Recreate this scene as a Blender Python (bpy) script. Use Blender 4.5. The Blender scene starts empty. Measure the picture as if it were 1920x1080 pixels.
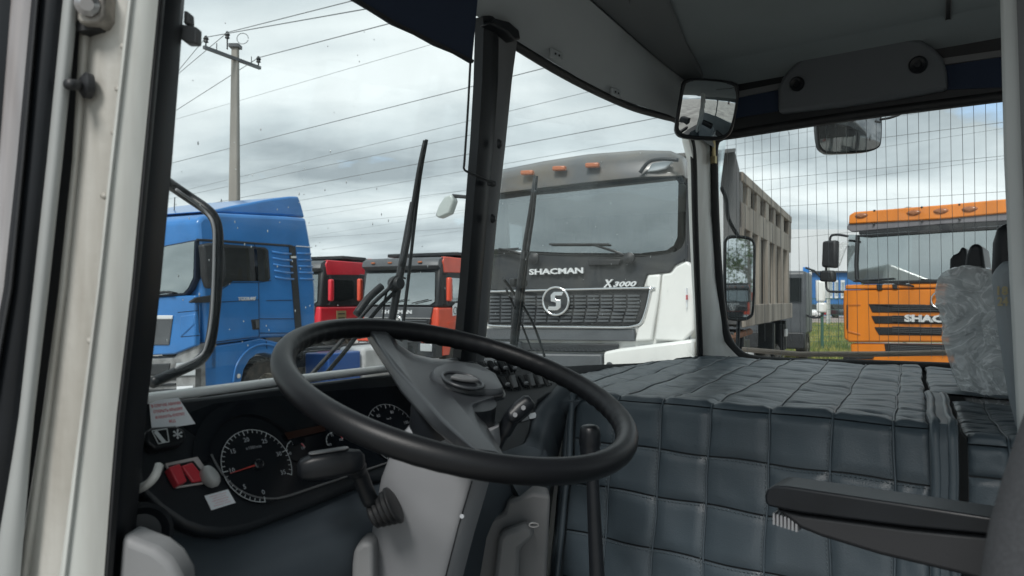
import bpy, bmesh, math, random
from mathutils import Vector, Matrix
random.seed(7)
sc = bpy.context.scene
R = math.radians
COL = sc.collection

# ------------------------------------------------------------------ camera
EYE = 1.95
FPX = 1387.0
PITCH = math.atan(22 / FPX)
cd = bpy.data.cameras.new('camera'); cam = bpy.data.objects.new('camera', cd); COL.objects.link(cam)
cam.location = (0, 0, EYE); cam.rotation_euler = (R(90) + PITCH, 0, 0)
cd.sensor_width = 36; cd.lens = FPX / 1920 * 36; cd.clip_start = 0.02; cd.clip_end = 3000
cd.dof.use_dof = True; cd.dof.focus_distance = 2.2; cd.dof.aperture_fstop = 9.0
sc.camera = cam

# ------------------------------------------------------------------ world, sun, exposure
SUN_EL, SUN_ROT = R(48), R(200)
w = bpy.data.worlds.new('World'); sc.world = w; w.use_nodes = True
nt = w.node_tree; nt.nodes.clear()
def N(t, **k):
    n = nt.nodes.new(t)
    for a, b in k.items(): setattr(n, a, b)
    return n
out = N('ShaderNodeOutputWorld'); bg = N('ShaderNodeBackground'); bg.inputs[1].default_value = 0.1
sky = N('ShaderNodeTexSky', sky_type='NISHITA', sun_disc=False, sun_elevation=SUN_EL, sun_rotation=SUN_ROT)
tc = N('ShaderNodeTexCoord'); sep = N('ShaderNodeSeparateXYZ'); nt.links.new(tc.outputs['Generated'], sep.inputs[0])
ad = N('ShaderNodeMath', operation='ADD'); ad.inputs[1].default_value = 0.22; nt.links.new(sep.outputs[2], ad.inputs[0])
mx0 = N('ShaderNodeMath', operation='MAXIMUM'); mx0.inputs[1].default_value = 0.12; nt.links.new(ad.outputs[0], mx0.inputs[0])
dx = N('ShaderNodeMath', operation='DIVIDE'); dy = N('ShaderNodeMath', operation='DIVIDE')
nt.links.new(sep.outputs[0], dx.inputs[0]); nt.links.new(mx0.outputs[0], dx.inputs[1])
nt.links.new(sep.outputs[1], dy.inputs[0]); nt.links.new(mx0.outputs[0], dy.inputs[1])
cb = N('ShaderNodeCombineXYZ'); nt.links.new(dx.outputs[0], cb.inputs[0]); nt.links.new(dy.outputs[0], cb.inputs[1])
n1 = N('ShaderNodeTexNoise'); n1.inputs['Scale'].default_value = 1.15; n1.inputs['Detail'].default_value = 6; n1.inputs['Roughness'].default_value = 0.5
n1.inputs['Distortion'].default_value = 0.35
mp = N('ShaderNodeMapping'); mp.inputs['Location'].default_value = (3.1, 1.7, 0); mp.inputs['Scale'].default_value = (0.75, 1.25, 1)
nt.links.new(cb.outputs[0], mp.inputs[0]); nt.links.new(mp.outputs[0], n1.inputs['Vector'])
cr = N('ShaderNodeValToRGB'); nt.links.new(n1.outputs[0], cr.inputs[0])
e = cr.color_ramp.elements; e[0].position = 0.37; e[0].color = (0.215, 0.25, 0.27, 1); e[1].position = 0.64; e[1].color = (0.52, 0.56, 0.57, 1)
el = cr.color_ramp.elements.new(0.5); el.color = (0.37, 0.415, 0.435, 1)
sc10 = N('ShaderNodeVectorMath', operation='SCALE'); sc10.inputs['Scale'].default_value = 10.0; nt.links.new(cr.outputs[0], sc10.inputs[0])
n2 = N('ShaderNodeTexNoise'); n2.inputs['Scale'].default_value = 1.9; n2.inputs['Detail'].default_value = 5
nt.links.new(cb.outputs[0], n2.inputs['Vector'])
cr2 = N('ShaderNodeValToRGB'); nt.links.new(n2.outputs[0], cr2.inputs[0])
cr2.color_ramp.elements[0].position = 0.27; cr2.color_ramp.elements[0].color = (0.85, 0.85, 0.85, 1); cr2.color_ramp.elements[1].position = 0.36; cr2.color_ramp.elements[1].color = (0, 0, 0, 1)
mixw = N('ShaderNodeMix', data_type='RGBA'); nt.links.new(cr2.outputs[0], mixw.inputs[0])
nt.links.new(sc10.outputs[0], mixw.inputs[6]); nt.links.new(sky.outputs[0], mixw.inputs[7])
nt.links.new(mixw.outputs[2], bg.inputs[0]); nt.links.new(bg.outputs[0], out.inputs[0])
sl = bpy.data.lights.new('sun', 'SUN'); sl.energy = 1.5; sl.angle = R(16); sl.color = (1, 0.97, 0.93)
sun = bpy.data.objects.new('sun', sl); COL.objects.link(sun)
SD = Vector((math.sin(SUN_ROT) * math.cos(SUN_EL), math.cos(SUN_ROT) * math.cos(SUN_EL), math.sin(SUN_EL)))
sun.rotation_euler = SD.to_track_quat('Z', 'Y').to_euler(); sun.location = SD * 30
sc.view_settings.view_transform = 'Standard'; sc.view_settings.look = 'None'; sc.view_settings.exposure = 0.92; sc.view_settings.gamma = 1
sc.view_settings.use_curve_mapping = False
sc.cycles.transparent_max_bounces = 24; sc.cycles.max_bounces = 8

# ------------------------------------------------------------------ materials
MATS = {}
def mat(name, col, rough=0.5, metal=0.0, var=0.0, vscale=6.0, bump=0.0, bscale=60.0, col2=None, spec=0.5, coat=0.0, streak=False, emit=None, detail=4, lo=0.35, hi=0.65, rvar=0.0):
    if name in MATS: return MATS[name]
    m = bpy.data.materials.new(name); m.use_nodes = True; t = m.node_tree; b = t.nodes['Principled BSDF']
    b.inputs['Base Color'].default_value = (*col, 1); b.inputs['Roughness'].default_value = rough; b.inputs['Metallic'].default_value = metal
    b.inputs['Specular IOR Level'].default_value = spec; b.inputs['Coat Weight'].default_value = coat; b.inputs['Coat Roughness'].default_value = 0.08
    co = t.nodes.new('ShaderNodeTexCoord'); L = t.links.new
    src = co.outputs['Object']
    if streak:
        mpp = t.nodes.new('ShaderNodeMapping'); mpp.inputs['Scale'].default_value = (1, 1, 0.13); L(src, mpp.inputs[0]); src2 = mpp.outputs[0]
    else: src2 = src
    if col2 is None and var: col2 = tuple(c * (1 - var) for c in col)
    if col2 is not None:
        no = t.nodes.new('ShaderNodeTexNoise'); no.inputs['Scale'].default_value = vscale; no.inputs['Detail'].default_value = detail; L(src2, no.inputs['Vector'])
        rp = t.nodes.new('ShaderNodeValToRGB'); L(no.outputs[0], rp.inputs[0])
        rp.color_ramp.elements[0].position = lo; rp.color_ramp.elements[0].color = (*col2, 1)
        rp.color_ramp.elements[1].position = hi; rp.color_ramp.elements[1].color = (*col, 1)
        L(rp.outputs[0], b.inputs['Base Color'])
        if rvar:
            mr = t.nodes.new('ShaderNodeMapRange'); mr.inputs[3].default_value = rough + rvar; mr.inputs[4].default_value = rough; L(no.outputs[0], mr.inputs[0]); L(mr.outputs[0], b.inputs['Roughness'])
    if bump:
        nb = t.nodes.new('ShaderNodeTexNoise'); nb.inputs['Scale'].default_value = bscale; nb.inputs['Detail'].default_value = 3; L(src, nb.inputs['Vector'])
        bp = t.nodes.new('ShaderNodeBump'); bp.inputs['Strength'].default_value = bump; bp.inputs['Distance'].default_value = 0.3 / bscale; L(nb.outputs[0], bp.inputs['Height']); L(bp.outputs[0], b.inputs['Normal'])
    if emit: b.inputs['Emission Color'].default_value = (*emit[0], 1); b.inputs['Emission Strength'].default_value = emit[1]
    MATS[name] = m; return m
def glassm(name, tint, refl, rough=0.0, fres=1.45, dirt=0.0):
    if name in MATS: return MATS[name]
    m = bpy.data.materials.new(name); m.use_nodes = True; t = m.node_tree; t.nodes.clear(); L = t.links.new
    o = t.nodes.new('ShaderNodeOutputMaterial'); tr = t.nodes.new('ShaderNodeBsdfTransparent'); tr.inputs[0].default_value = (*tint, 1)
    gl = t.nodes.new('ShaderNodeBsdfGlossy'); gl.inputs['Roughness'].default_value = rough; gl.inputs[0].default_value = (0.95, 1, 1, 1)
    fr = t.nodes.new('ShaderNodeLayerWeight'); pw = t.nodes.new('ShaderNodeMath'); pw.operation = 'POWER'; pw.inputs[1].default_value = 5; L(fr.outputs['Facing'], pw.inputs[0])
    mu = t.nodes.new('ShaderNodeMath'); mu.operation = 'MULTIPLY_ADD'; mu.inputs[1].default_value = 0.9; mu.inputs[2].default_value = refl; mu.use_clamp = True
    L(pw.outputs[0], mu.inputs[0]); mi = t.nodes.new('ShaderNodeMixShader'); L(mu.outputs[0], mi.inputs[0]); L(tr.outputs[0], mi.inputs[1]); L(gl.outputs[0], mi.inputs[2])
    last = mi.outputs[0]
    if dirt:
        co = t.nodes.new('ShaderNodeTexCoord'); no = t.nodes.new('ShaderNodeTexNoise'); no.inputs['Scale'].default_value = 9; no.inputs['Detail'].default_value = 5; L(co.outputs['Object'], no.inputs['Vector'])
        rp = t.nodes.new('ShaderNodeMapRange'); rp.inputs[1].default_value = 0.4; rp.inputs[2].default_value = 0.8; rp.inputs[3].default_value = 0.0; rp.inputs[4].default_value = dirt; L(no.outputs[0], rp.inputs[0])
        df = t.nodes.new('ShaderNodeBsdfDiffuse'); df.inputs[0].default_value = (0.55, 0.57, 0.57, 1)
        m2 = t.nodes.new('ShaderNodeMixShader'); L(rp.outputs[0], m2.inputs[0]); L(last, m2.inputs[1]); L(df.outputs[0], m2.inputs[2]); last = m2.outputs[0]
    L(last, o.inputs[0]); MATS[name] = m; return m

BLK = mat('black_plastic', (0.010, 0.012, 0.015), 0.38, bump=0.25, bscale=900, var=0.25, vscale=14, spec=.32)
DASH = mat('dash_plastic', (0.009, 0.012, 0.016), 0.45, bump=0.35, bscale=1100, var=0.2, vscale=8)
DASHL = mat('lower_dash_plastic', (0.052, 0.065, 0.078), 0.42, bump=0.3, bscale=900, var=0.15, vscale=5)
CLUS = mat('cluster_face', (0.006, 0.008, 0.011), 0.22)
RUB = mat('black_rubber', (0.013, 0.014, 0.016), 0.55, bump=0.2, bscale=200, var=0.3, vscale=20)
GREYP = mat('grey_plastic', (0.24, 0.247, 0.26), 0.46, bump=0.25, bscale=900, var=0.10, vscale=5)
GREYD = mat('dark_grey_plastic', (0.12, 0.125, 0.13), 0.5, bump=0.3, bscale=700, var=0.15, vscale=6)
LINER = mat('header_plastic', (0.31, 0.335, 0.345), 0.6, bump=0.3, bscale=500, var=0.08, vscale=4)
CEIL = mat('ceiling_fabric', (0.19, 0.22, 0.23), 0.9, bump=0.5, bscale=700, var=0.12, vscale=3)
NAVY = mat('navy_fabric', (0.010, 0.020, 0.045), 0.85, bump=0.5, bscale=600)
WPAINT = mat('white_cab_paint', (0.88, 0.89, 0.87), 0.35, col2=(0.66, 0.655, 0.62), vscale=14, streak=True, coat=0.2, lo=.3, hi=.6, detail=7, bump=.05, bscale=90)
DPAINT = mat('dirty_white_jamb', (0.48, 0.475, 0.445), 0.42, col2=(0.27, 0.25, 0.215), vscale=20, streak=True, bump=0.2, bscale=60, lo=0.30, hi=0.62, detail=7)
SILV = mat('worn_window_frame', (0.62, 0.62, 0.64), 0.2, col2=(0.20, 0.17, 0.16), vscale=16, streak=True, metal=0.3, detail=3)
LEATH = mat('quilted_vinyl', (0.058, 0.078, 0.094), 0.30, bump=0.65, bscale=420, var=0.12, vscale=7, rvar=0.12)
SEAM = mat('seam_vinyl', (0.014, 0.018, 0.022), 0.55, bump=0.3, bscale=400)
FAB = mat('charcoal_fabric', (0.055, 0.058, 0.064), 0.95, bump=0.8, bscale=900, var=0.25, vscale=400)
SEATG = mat('seat_grey_vinyl', (0.26, 0.29, 0.31), 0.55, bump=0.3, bscale=500, var=0.08)
METAL = mat('steel', (0.45, 0.45, 0.46), 0.35, 1.0)
BRASS = mat('brass_fitting', (0.45, 0.38, 0.22), 0.35, 1.0)
CHROME = mat('chrome', (0.80, 0.81, 0.82), 0.12, 1.0)
PLATED = mat('silver_plastic', (0.72, 0.74, 0.75), 0.3, 0.3)
PRINTW = mat('white_print', (0.50, 0.53, 0.54), 0.5)
PRINTG = mat('grey_print', (0.32, 0.34, 0.36), 0.5)
PRINTR = mat('red_print', (0.55, 0.08, 0.10), 0.5)
STICK = mat('white_sticker', (0.74, 0.77, 0.80), 0.35)
PINK = mat('pale_red_print', (0.62, 0.24, 0.27), 0.5)
REDP = mat('red_switch_plastic', (0.50, 0.040, 0.055), 0.35)
NEEDLE = mat('needle_red', (0.42, 0.05, 0.04), 0.4)
AMBERD = mat('amber_display', (0.028, 0.010, 0.006), 0.3)
IVORY = mat('ivory_plastic', (0.62, 0.62, 0.59), 0.35)
GLASS = glassm('cab_glass', (0.97, 0.985, 0.98), 0.018, dirt=0.03)
TGLASS = glassm('truck_glass', (0.50, 0.54, 0.55), 0.34, rough=0.01)
TGLASSD = glassm('truck_glass_dark', (0.30, 0.34, 0.34), 0.42, rough=0.015)
TGLASS2 = glassm('truck_glass_side', (0.45, 0.50, 0.48), 0.42, rough=0.01)
MIRR = mat('mirror', (0.62, 0.65, 0.66), 0.02, 1.0)
# exterior
TWHITE = mat('truck_white_paint', (0.74, 0.75, 0.73), 0.3, col2=(0.56, 0.55, 0.50), vscale=2.2, streak=True, coat=0.3, lo=0.3, hi=0.5)
TORANGE = mat('truck_orange_paint', (0.74, 0.225, 0.022), 0.35, var=0.22, vscale=2.5, streak=True, coat=0.3)
TBLUE = mat('truck_blue_paint', (0.032, 0.185, 0.49), 0.28, var=0.2, vscale=1.8, coat=0.4, bump=0.02, bscale=6)
TBLUED = mat('truck_blue_shade', (0.014, 0.085, 0.31), 0.35, var=0.2, vscale=1.8, coat=0.3)
TRED = mat('truck_red_paint', (0.70, 0.028, 0.048), 0.32, var=0.15, vscale=2.5, coat=0.3)
TRED2 = mat('truck_vermilion_paint', (0.70, 0.085, 0.04), 0.32, var=0.15, vscale=2.5, coat=0.3)
TDG = mat('truck_dark_grey', (0.022, 0.026, 0.032), 0.42, col2=(0.040, 0.042, 0.042), vscale=3, spec=.28)
TDG2 = mat('truck_mid_grey', (0.085, 0.093, 0.102), 0.45, var=0.2, vscale=3)
TBLK = mat('truck_black', (0.022, 0.024, 0.027), 0.5, var=0.3, vscale=4, bump=0.1, bscale=20)
VISOR = mat('visor_dusty', (0.115, 0.098, 0.075), 0.32, col2=(0.065, 0.068, 0.072), vscale=2.2, coat=0.4)
TYRE = mat('tyre_rubber', (0.035, 0.034, 0.033), 0.85, col2=(0.085, 0.075, 0.062), vscale=6, bump=0.3, bscale=40)
RIMM = mat('wheel_rim', (0.40, 0.38, 0.34), 0.5, 0.4, var=0.5, vscale=9)
RUST = mat('rusty_pipe', (0.24, 0.105, 0.055), 0.85, col2=(0.10, 0.055, 0.035), vscale=9)
BEIGE = mat('tipper_paint', (0.34, 0.305, 0.26), 0.75, col2=(0.17, 0.145, 0.12), vscale=3.2, streak=True, bump=0.12, bscale=12, detail=7)
BEIGED = mat('tipper_dark_paint', (0.085, 0.09, 0.095), 0.6, col2=(0.14, 0.135, 0.125), vscale=1.3, streak=True, detail=6)
AMBER = mat('amber_lens', (0.40, 0.13, 0.055), 0.25)
LENS = mat('lamp_lens', (0.50, 0.54, 0.56), 0.12, 0.35)
CONC = mat('pole_concrete', (0.30, 0.285, 0.26), 0.9, col2=(0.21, 0.20, 0.18), vscale=3, streak=True, bump=0.3, bscale=30)
WIRE = mat('wire_metal', (0.22, 0.235, 0.245), 0.5, 0.2)
TARP = mat('dusty_tarp', (0.30, 0.28, 0.25), 0.85, col2=(0.17, 0.16, 0.145), vscale=7, bump=0.5, bscale=10)
BBLUE = mat('building_blue_cladding', (0.045, 0.17, 0.42), 0.5, var=0.15, vscale=0.2)
BWHITE = mat('building_white_cladding', (0.66, 0.69, 0.71), 0.6, var=0.08, vscale=0.2)
GREEN = mat('fence_green', (0.045, 0.11, 0.085), 0.5)
TANW = mat('white_tank', (0.55, 0.56, 0.56), 0.5, var=0.25, vscale=4)
def film_mat():
    m = bpy.data.materials.new('plastic_film'); m.use_nodes = True; t = m.node_tree; t.nodes.clear(); L = t.links.new
    o = t.nodes.new('ShaderNodeOutputMaterial'); tr = t.nodes.new('ShaderNodeBsdfTransparent'); tr.inputs[0].default_value = (0.90, 0.92, 0.92, 1)
    gl = t.nodes.new('ShaderNodeBsdfPrincipled'); gl.inputs['Base Color'].default_value = (0.93, 0.95, 0.96, 1); gl.inputs['Roughness'].default_value = 0.12; gl.inputs['Coat Weight'].default_value = 0.6
    co = t.nodes.new('ShaderNodeTexCoord'); no = t.nodes.new('ShaderNodeTexNoise'); no.inputs['Scale'].default_value = 13; no.inputs['Detail'].default_value = 3; no.inputs['Distortion'].default_value = 2.2
    L(co.outputs['Object'], no.inputs['Vector']); bp = t.nodes.new('ShaderNodeBump'); bp.inputs['Strength'].default_value = 0.9; bp.inputs['Distance'].default_value = 0.02
    L(no.outputs[0], bp.inputs['Height']); L(bp.outputs[0], gl.inputs['Normal'])
    sb = t.nodes.new('ShaderNodeMath'); sb.operation = 'SUBTRACT'; sb.inputs[1].default_value = 0.5; L(no.outputs[0], sb.inputs[0]); ab = t.nodes.new('ShaderNodeMath'); ab.operation = 'ABSOLUTE'; L(sb.outputs[0], ab.inputs[0])
    mr = t.nodes.new('ShaderNodeMapRange'); mr.inputs[1].default_value = 0.0; mr.inputs[2].default_value = 0.045; mr.inputs[3].default_value = 0.85; mr.inputs[4].default_value = 0.50; L(ab.outputs[0], mr.inputs[0])
    mi = t.nodes.new('ShaderNodeMixShader'); L(mr.outputs[0], mi.inputs[0]); L(tr.outputs[0], mi.inputs[1]); L(gl.outputs[0], mi.inputs[2]); L(mi.outputs[0], o.inputs[0]); return m
FILM = film_mat()

# ------------------------------------------------------------------ frames and mesh helpers
def frame(x, y, z, deg): return Matrix.Translation((x, y, z)) @ Matrix.Rotation(R(deg), 4, 'Z')
CAB = Matrix.Translation((0, 0, EYE)) @ Matrix(((0.6, -0.8, 0, 0), (0.8, 0.6, 0, 0), (0, 0, 1, 0), (0, 0, 0, 1)))
def px_ray(px, py):
    cx = (px - 960) / FPX; cy = (540 - py) / FPX
    return Vector((cx, math.cos(PITCH) - math.sin(PITCH) * cy, math.sin(PITCH) + math.cos(PITCH) * cy))
def hit(fr, px, py, f):
    """point (in frame fr) where the sight line of a photo pixel meets the surface f(local)=0"""
    inv = fr.inverted(); o = inv @ Vector((0, 0, EYE)); d = inv.to_3x3() @ px_ray(px, py)
    a, b = 0.1, 200.0; fa = f(o + d * a)
    # march, then bisect
    t0 = a; t = a
    while t < b:
        t1 = t * 1.05
        if (f(o + d * t1) > 0) != (fa > 0): break
        t = t1
    lo, hi = t, t1
    for i in range(50):
        m = (lo + hi) / 2
        if (f(o + d * m) > 0) == (fa > 0): lo = m
        else: hi = m
    return o + d * lo
def C(px, py, u=None, v=None, z=None, d=None, s=None):
    r = CAB.to_3x3().inverted() @ px_ray(px, py)
    if u is not None: return r * (u / r.x)
    if v is not None: return r * (v / r.y)
    if z is not None: return r * (z / r.z)
    if d is not None: return r * (d / px_ray(px, py).y)
    return hit(CAB, px, py, s)
WM = {}
def empty(name, fr, p, label, cat, group=None, kind=None):
    o = bpy.data.objects.new(name, None); COL.objects.link(o); o.empty_display_size = 0.1
    M = fr @ Matrix.Translation(Vector(p)); o.matrix_world = M
    o.location = M.to_translation(); o.rotation_euler = M.to_euler(); WM[o.name] = M.copy()
    tag(o, label, cat, group, kind); return o
def tag(o, label=None, cat=None, group=None, kind=None):
    if label: o['label'] = label
    if cat: o['category'] = cat
    if group: o['group'] = group
    if kind: o['kind'] = kind
    return o
class MB:
    def __init__(s): s.v = []; s.f = []
    def add(s, vs, fs):
        n = len(s.v); s.v += [Vector(p) for p in vs]; s.f += [tuple(i + n for i in f) for f in fs]; return s
    def box(s, c, size, rot=None):
        hx, hy, hz = [q / 2 for q in size]; P = [Vector((a, b, d)) for a in (-hx, hx) for b in (-hy, hy) for d in (-hz, hz)]
        if rot is not None: P = [rot @ p for p in P]
        return s.add([Vector(c) + p for p in P], [(0, 1, 3, 2), (4, 6, 7, 5), (0, 4, 5, 1), (2, 3, 7, 6), (0, 2, 6, 4), (1, 5, 7, 3)])
    def prism(s, poly, off):
        n = len(poly); off = Vector(off); poly = [Vector(p) for p in poly]
        return s.add(poly + [p + off for p in poly], [tuple(range(n))[::-1], tuple(range(n, 2 * n))] + [(i, (i + 1) % n, n + (i + 1) % n, n + i) for i in range(n)])
    def tube(s, pts, r, n=8, closed=False, flat=1.0, up=None):
        pts = [Vector(p) for p in pts]; m = len(pts); base = len(s.v); rr = r if isinstance(r, (list, tuple)) else [r] * m
        prev = None
        for i, p in enumerate(pts):
            if closed: t = (pts[(i + 1) % m] - pts[i - 1])
            else: t = pts[min(i + 1, m - 1)] - pts[max(i - 1, 0)]
            t.normalize()
            if prev is None:
                a = Vector(up) if up is not None else (Vector((0, 0, 1)) if abs(t.z) < 0.9 else Vector((1, 0, 0)))
            else: a = prev
            a = (a - t * a.dot(t)).normalized(); prev = a; b = t.cross(a)
            for k in range(n):
                an = 2 * math.pi * k / n; s.v.append(p + a * (math.cos(an) * rr[i]) + b * (math.sin(an) * rr[i] * flat))
        for i in range(m if closed else m - 1):
            for k in range(n):
                a0 = base + i * n + k; a1 = base + i * n + (k + 1) % n; b0 = base + ((i + 1) % m) * n + k; b1 = base + ((i + 1) % m) * n + (k + 1) % n
                s.f.append((a0, a1, b1, b0))
        if not closed:
            s.f.append(tuple(base + k for k in range(n))[::-1]); s.f.append(tuple(base + (m - 1) * n + k for k in range(n)))
        return s
    def lathe(s, c, axis, prof, n=20, caps=True):
        axis = Vector(axis).normalized(); a = axis.orthogonal().normalized(); b = axis.cross(a); base = len(s.v); c = Vector(c); m = len(prof)
        for (r, h) in prof:
            for k in range(n):
                an = 2 * math.pi * k / n; s.v.append(c + axis * h + a * (math.cos(an) * r) + b * (math.sin(an) * r))
        for i in range(m - 1):
            for k in range(n):
                s.f.append((base + i * n + k, base + i * n + (k + 1) % n, base + (i + 1) * n + (k + 1) % n, base + (i + 1) * n + k))
        if caps:
            s.f.append(tuple(base + k for k in range(n))[::-1]); s.f.append(tuple(base + (m - 1) * n + k for k in range(n)))
        return s
    def loft(s, secs, closed_sec=True, caps=True):
        n = len(secs[0]); base = len(s.v)
        for q in secs: s.v += [Vector(p) for p in q]
        for i in range(len(secs) - 1):
            for k in range(n if closed_sec else n - 1):
                s.f.append((base + i * n + k, base + i * n + (k + 1) % n, base + (i + 1) * n + (k + 1) % n, base + (i + 1) * n + k))
        if caps and closed_sec:
            s.f.append(tuple(base + k for k in range(n))[::-1]); s.f.append(tuple(base + (len(secs) - 1) * n + k for k in range(n)))
        return s
    def build(s, name, m, parent=None, fr=None, smooth=False, bevel=0.0, subsurf=0, solid=0.0, angle=None, segs=2):
        pm = WM.get(parent.name, Matrix.Identity(4)) if parent is not None else Matrix.Identity(4)
        T = pm.inverted() @ (fr if fr is not None else Matrix.Identity(4))
        me = bpy.data.meshes.new(name); me.from_pydata([T @ p for p in s.v], [], s.f); me.validate()
        bm = bmesh.new(); bm.from_mesh(me); bmesh.ops.recalc_face_normals(bm, faces=bm.faces); bm.to_mesh(me); bm.free()
        if smooth:
            for p in me.polygons: p.use_smooth = True
            if angle: me.set_sharp_from_angle(angle=R(angle))
        me.materials.append(m); o = bpy.data.objects.new(name, me); COL.objects.link(o)
        if parent is not None: o.parent = parent
        WM[o.name] = pm.copy()
        if solid:
            q = o.modifiers.new('solid', 'SOLIDIFY'); q.thickness = solid; q.offset = 0
        if bevel:
            q = o.modifiers.new('bevel', 'BEVEL'); q.width = bevel; q.segments = segs; q.limit_method = 'ANGLE'; q.angle_limit = R(35)
            if smooth is False:
                for p in me.polygons: p.use_smooth = True
                me.set_sharp_from_angle(angle=R(60))
        if subsurf:
            q = o.modifiers.new('sub', 'SUBSURF'); q.levels = subsurf; q.render_levels = subsurf
        return o
def text(s, mb, org, xd, yd, width=None, height=None, ext=0.0, shear=0.0, bold=0.0, center=True):
    """lettering as geometry: laid out from org along xd with up yd"""
    cu = bpy.data.curves.new('lettering', 'FONT'); cu.body = s; cu.resolution_u = 2; cu.offset = bold; cu.shear = shear
    if ext: cu.extrude = 0.5
    ob = bpy.data.objects.new('lettering', cu); COL.objects.link(ob); bpy.context.view_layer.update()
    me = bpy.data.meshes.new_from_object(ob.evaluated_get(bpy.context.evaluated_depsgraph_get()))
    vs = [v.co.copy() for v in me.vertices]; fs = [tuple(p.vertices) for p in me.polygons]
    bpy.data.objects.remove(ob); bpy.data.curves.remove(cu); bpy.data.meshes.remove(me)
    if not vs: return mb
    x0 = min(v.x for v in vs); x1 = max(v.x for v in vs); y0 = min(v.y for v in vs); y1 = max(v.y for v in vs)
    sx = width / (x1 - x0) if width else None; sy = height / (y1 - y0) if height else None
    if sx is None: sx = sy
    if sy is None: sy = sx
    xd = Vector(xd).normalized(); yd = Vector(yd); yd = (yd - xd * yd.dot(xd)).normalized(); zd = xd.cross(yd); org = Vector(org)
    ox = (x0 + x1) / 2 if center else x0; oy = (y0 + y1) / 2 if center else y0
    return mb.add([org + xd * ((v.x - ox) * sx) + yd * ((v.y - oy) * sy) + zd * (v.z * 2 * ext) for v in vs], fs)
def smoothpath(pts, n=6, closed=False):
    pts = [Vector(p) for p in pts]; m = len(pts); out = []
    for i in range(m if closed else m - 1):
        if closed: p0, p1, p2, p3 = pts[i - 1], pts[i], pts[(i + 1) % m], pts[(i + 2) % m]
        else: p0, p1, p2, p3 = pts[max(i - 1, 0)], pts[i], pts[i + 1], pts[min(i + 2, m - 1)]
        for k in range(n):
            t = k / n; out.append(0.5 * ((2 * p1) + (p2 - p0) * t + (2 * p0 - 5 * p1 + 4 * p2 - p3) * t * t + (3 * p1 - p0 - 3 * p2 + p3) * t ** 3))
    if not closed: out.append(pts[-1])
    return out
def interp(x, tab):
    if x <= tab[0][0]: return tab[0][1]
    for (a, b), (c, d) in zip(tab, tab[1:]):
        if x <= c:
            t = (x - a) / (c - a); return b + (d - b) * t
    return tab[-1][1]
def rrect(c, a, b, w_, h_, r, n=4):
    P = []
    for (sx, sy, a0) in ((1, 1, 0), (-1, 1, 90), (-1, -1, 180), (1, -1, 270)):
        for k in range(n + 1):
            t = R(a0 + 90 * k / n); P.append(Vector(c) + Vector(a) * (sx * (w_ / 2 - r) + r * math.cos(t)) + Vector(b) * (sy * (h_ / 2 - r) + r * math.sin(t)))
    return P
def copy_tree(o, parent=None, **k):
    c = o.copy(); COL.objects.link(c); c.parent = parent
    for ch in list(o.children): copy_tree(ch, c)
    return c

# ================================================================== THE YARD
def ground_mat():
    m = bpy.data.materials.new('gravel_yard'); m.use_nodes = True; t = m.node_tree; b = t.nodes['Principled BSDF']; L = t.links.new
    co = t.nodes.new('ShaderNodeTexCoord'); n = t.nodes.new('ShaderNodeTexNoise'); n.inputs['Scale'].default_value = 0.5; n.inputs['Detail'].default_value = 12; L(co.outputs['Object'], n.inputs['Vector'])
    r = t.nodes.new('ShaderNodeValToRGB'); r.color_ramp.elements[0].position = 0.35; r.color_ramp.elements[0].color = (0.24, 0.225, 0.21, 1); r.color_ramp.elements[1].position = 0.65; r.color_ramp.elements[1].color = (0.42, 0.40, 0.37, 1)
    L(n.outputs[0], r.inputs[0]); L(r.outputs[0], b.inputs['Base Color']); b.inputs['Roughness'].default_value = 0.95
    n2_ = t.nodes.new('ShaderNodeTexNoise'); n2_.inputs['Scale'].default_value = 25; L(co.outputs['Object'], n2_.inputs['Vector']); bp = t.nodes.new('ShaderNodeBump'); bp.inputs['Distance'].default_value = 0.03; L(n2_.outputs[0], bp.inputs['Height']); L(bp.outputs[0], b.inputs['Normal']); return m
g = MB(); nn = 24; Rg = 900
g.v = [Vector((0, 0, 0))] + [Vector((Rg * math.cos(2 * math.pi * k / nn), Rg * math.sin(2 * math.pi * k / nn), 0)) for k in range(nn)]
g.f = [(0, 1 + k, 1 + (k + 1) % nn) for k in range(nn)]
tag(g.build('ground', ground_mat()), kind='structure')
GR = mat('grass_sheet', (0.075, 0.125, 0.025), 0.95, col2=(0.26, 0.22, 0.10), vscale=0.7, detail=9, lo=0.38, hi=0.56, bump=0.6, bscale=9)
g = MB(); P = [(9, 21, .004), (30, 21, .004), (60, 62, .004), (14, 62, .004)]; g.add(P, [(0, 1, 2, 3)]); tag(g.build('grass_field', GR), kind='structure')
RD = mat('pale_road', (0.33, 0.27, 0.25), 0.95, var=0.3, vscale=0.6)
g = MB(); g.add([(14, 62, .008), (80, 62, .008), (80, 86, .008), (14, 86, .008)], [(0, 1, 2, 3)]); tag(g.build('road', RD), kind='structure')
GB = mat('grass_blades', (0.11, 0.155, 0.04), 0.8, col2=(0.36, 0.32, 0.10), vscale=0.55, lo=0.40, hi=0.55)
g = MB()
for i in range(9000):
    t = random.random() ** 1.4; y = 21 + t * 40; x = y * random.uniform(0.36, 0.50); h = random.uniform(.06, .26) * (1.5 if random.random() < .08 else 1); a = random.uniform(0, math.pi); wv = random.uniform(.012, .03)
    lx, ly = random.uniform(-.08, .08), random.uniform(-.08, .08)
    g.add([(x - math.cos(a) * wv, y - math.sin(a) * wv, 0), (x + math.cos(a) * wv, y + math.sin(a) * wv, 0), (x + lx, y + ly, h)], [(0, 1, 2)])
tag(g.build('grass', GB), 'patchy green and yellow grass growing beyond the mesh fence', 'grass', kind='stuff')

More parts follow.
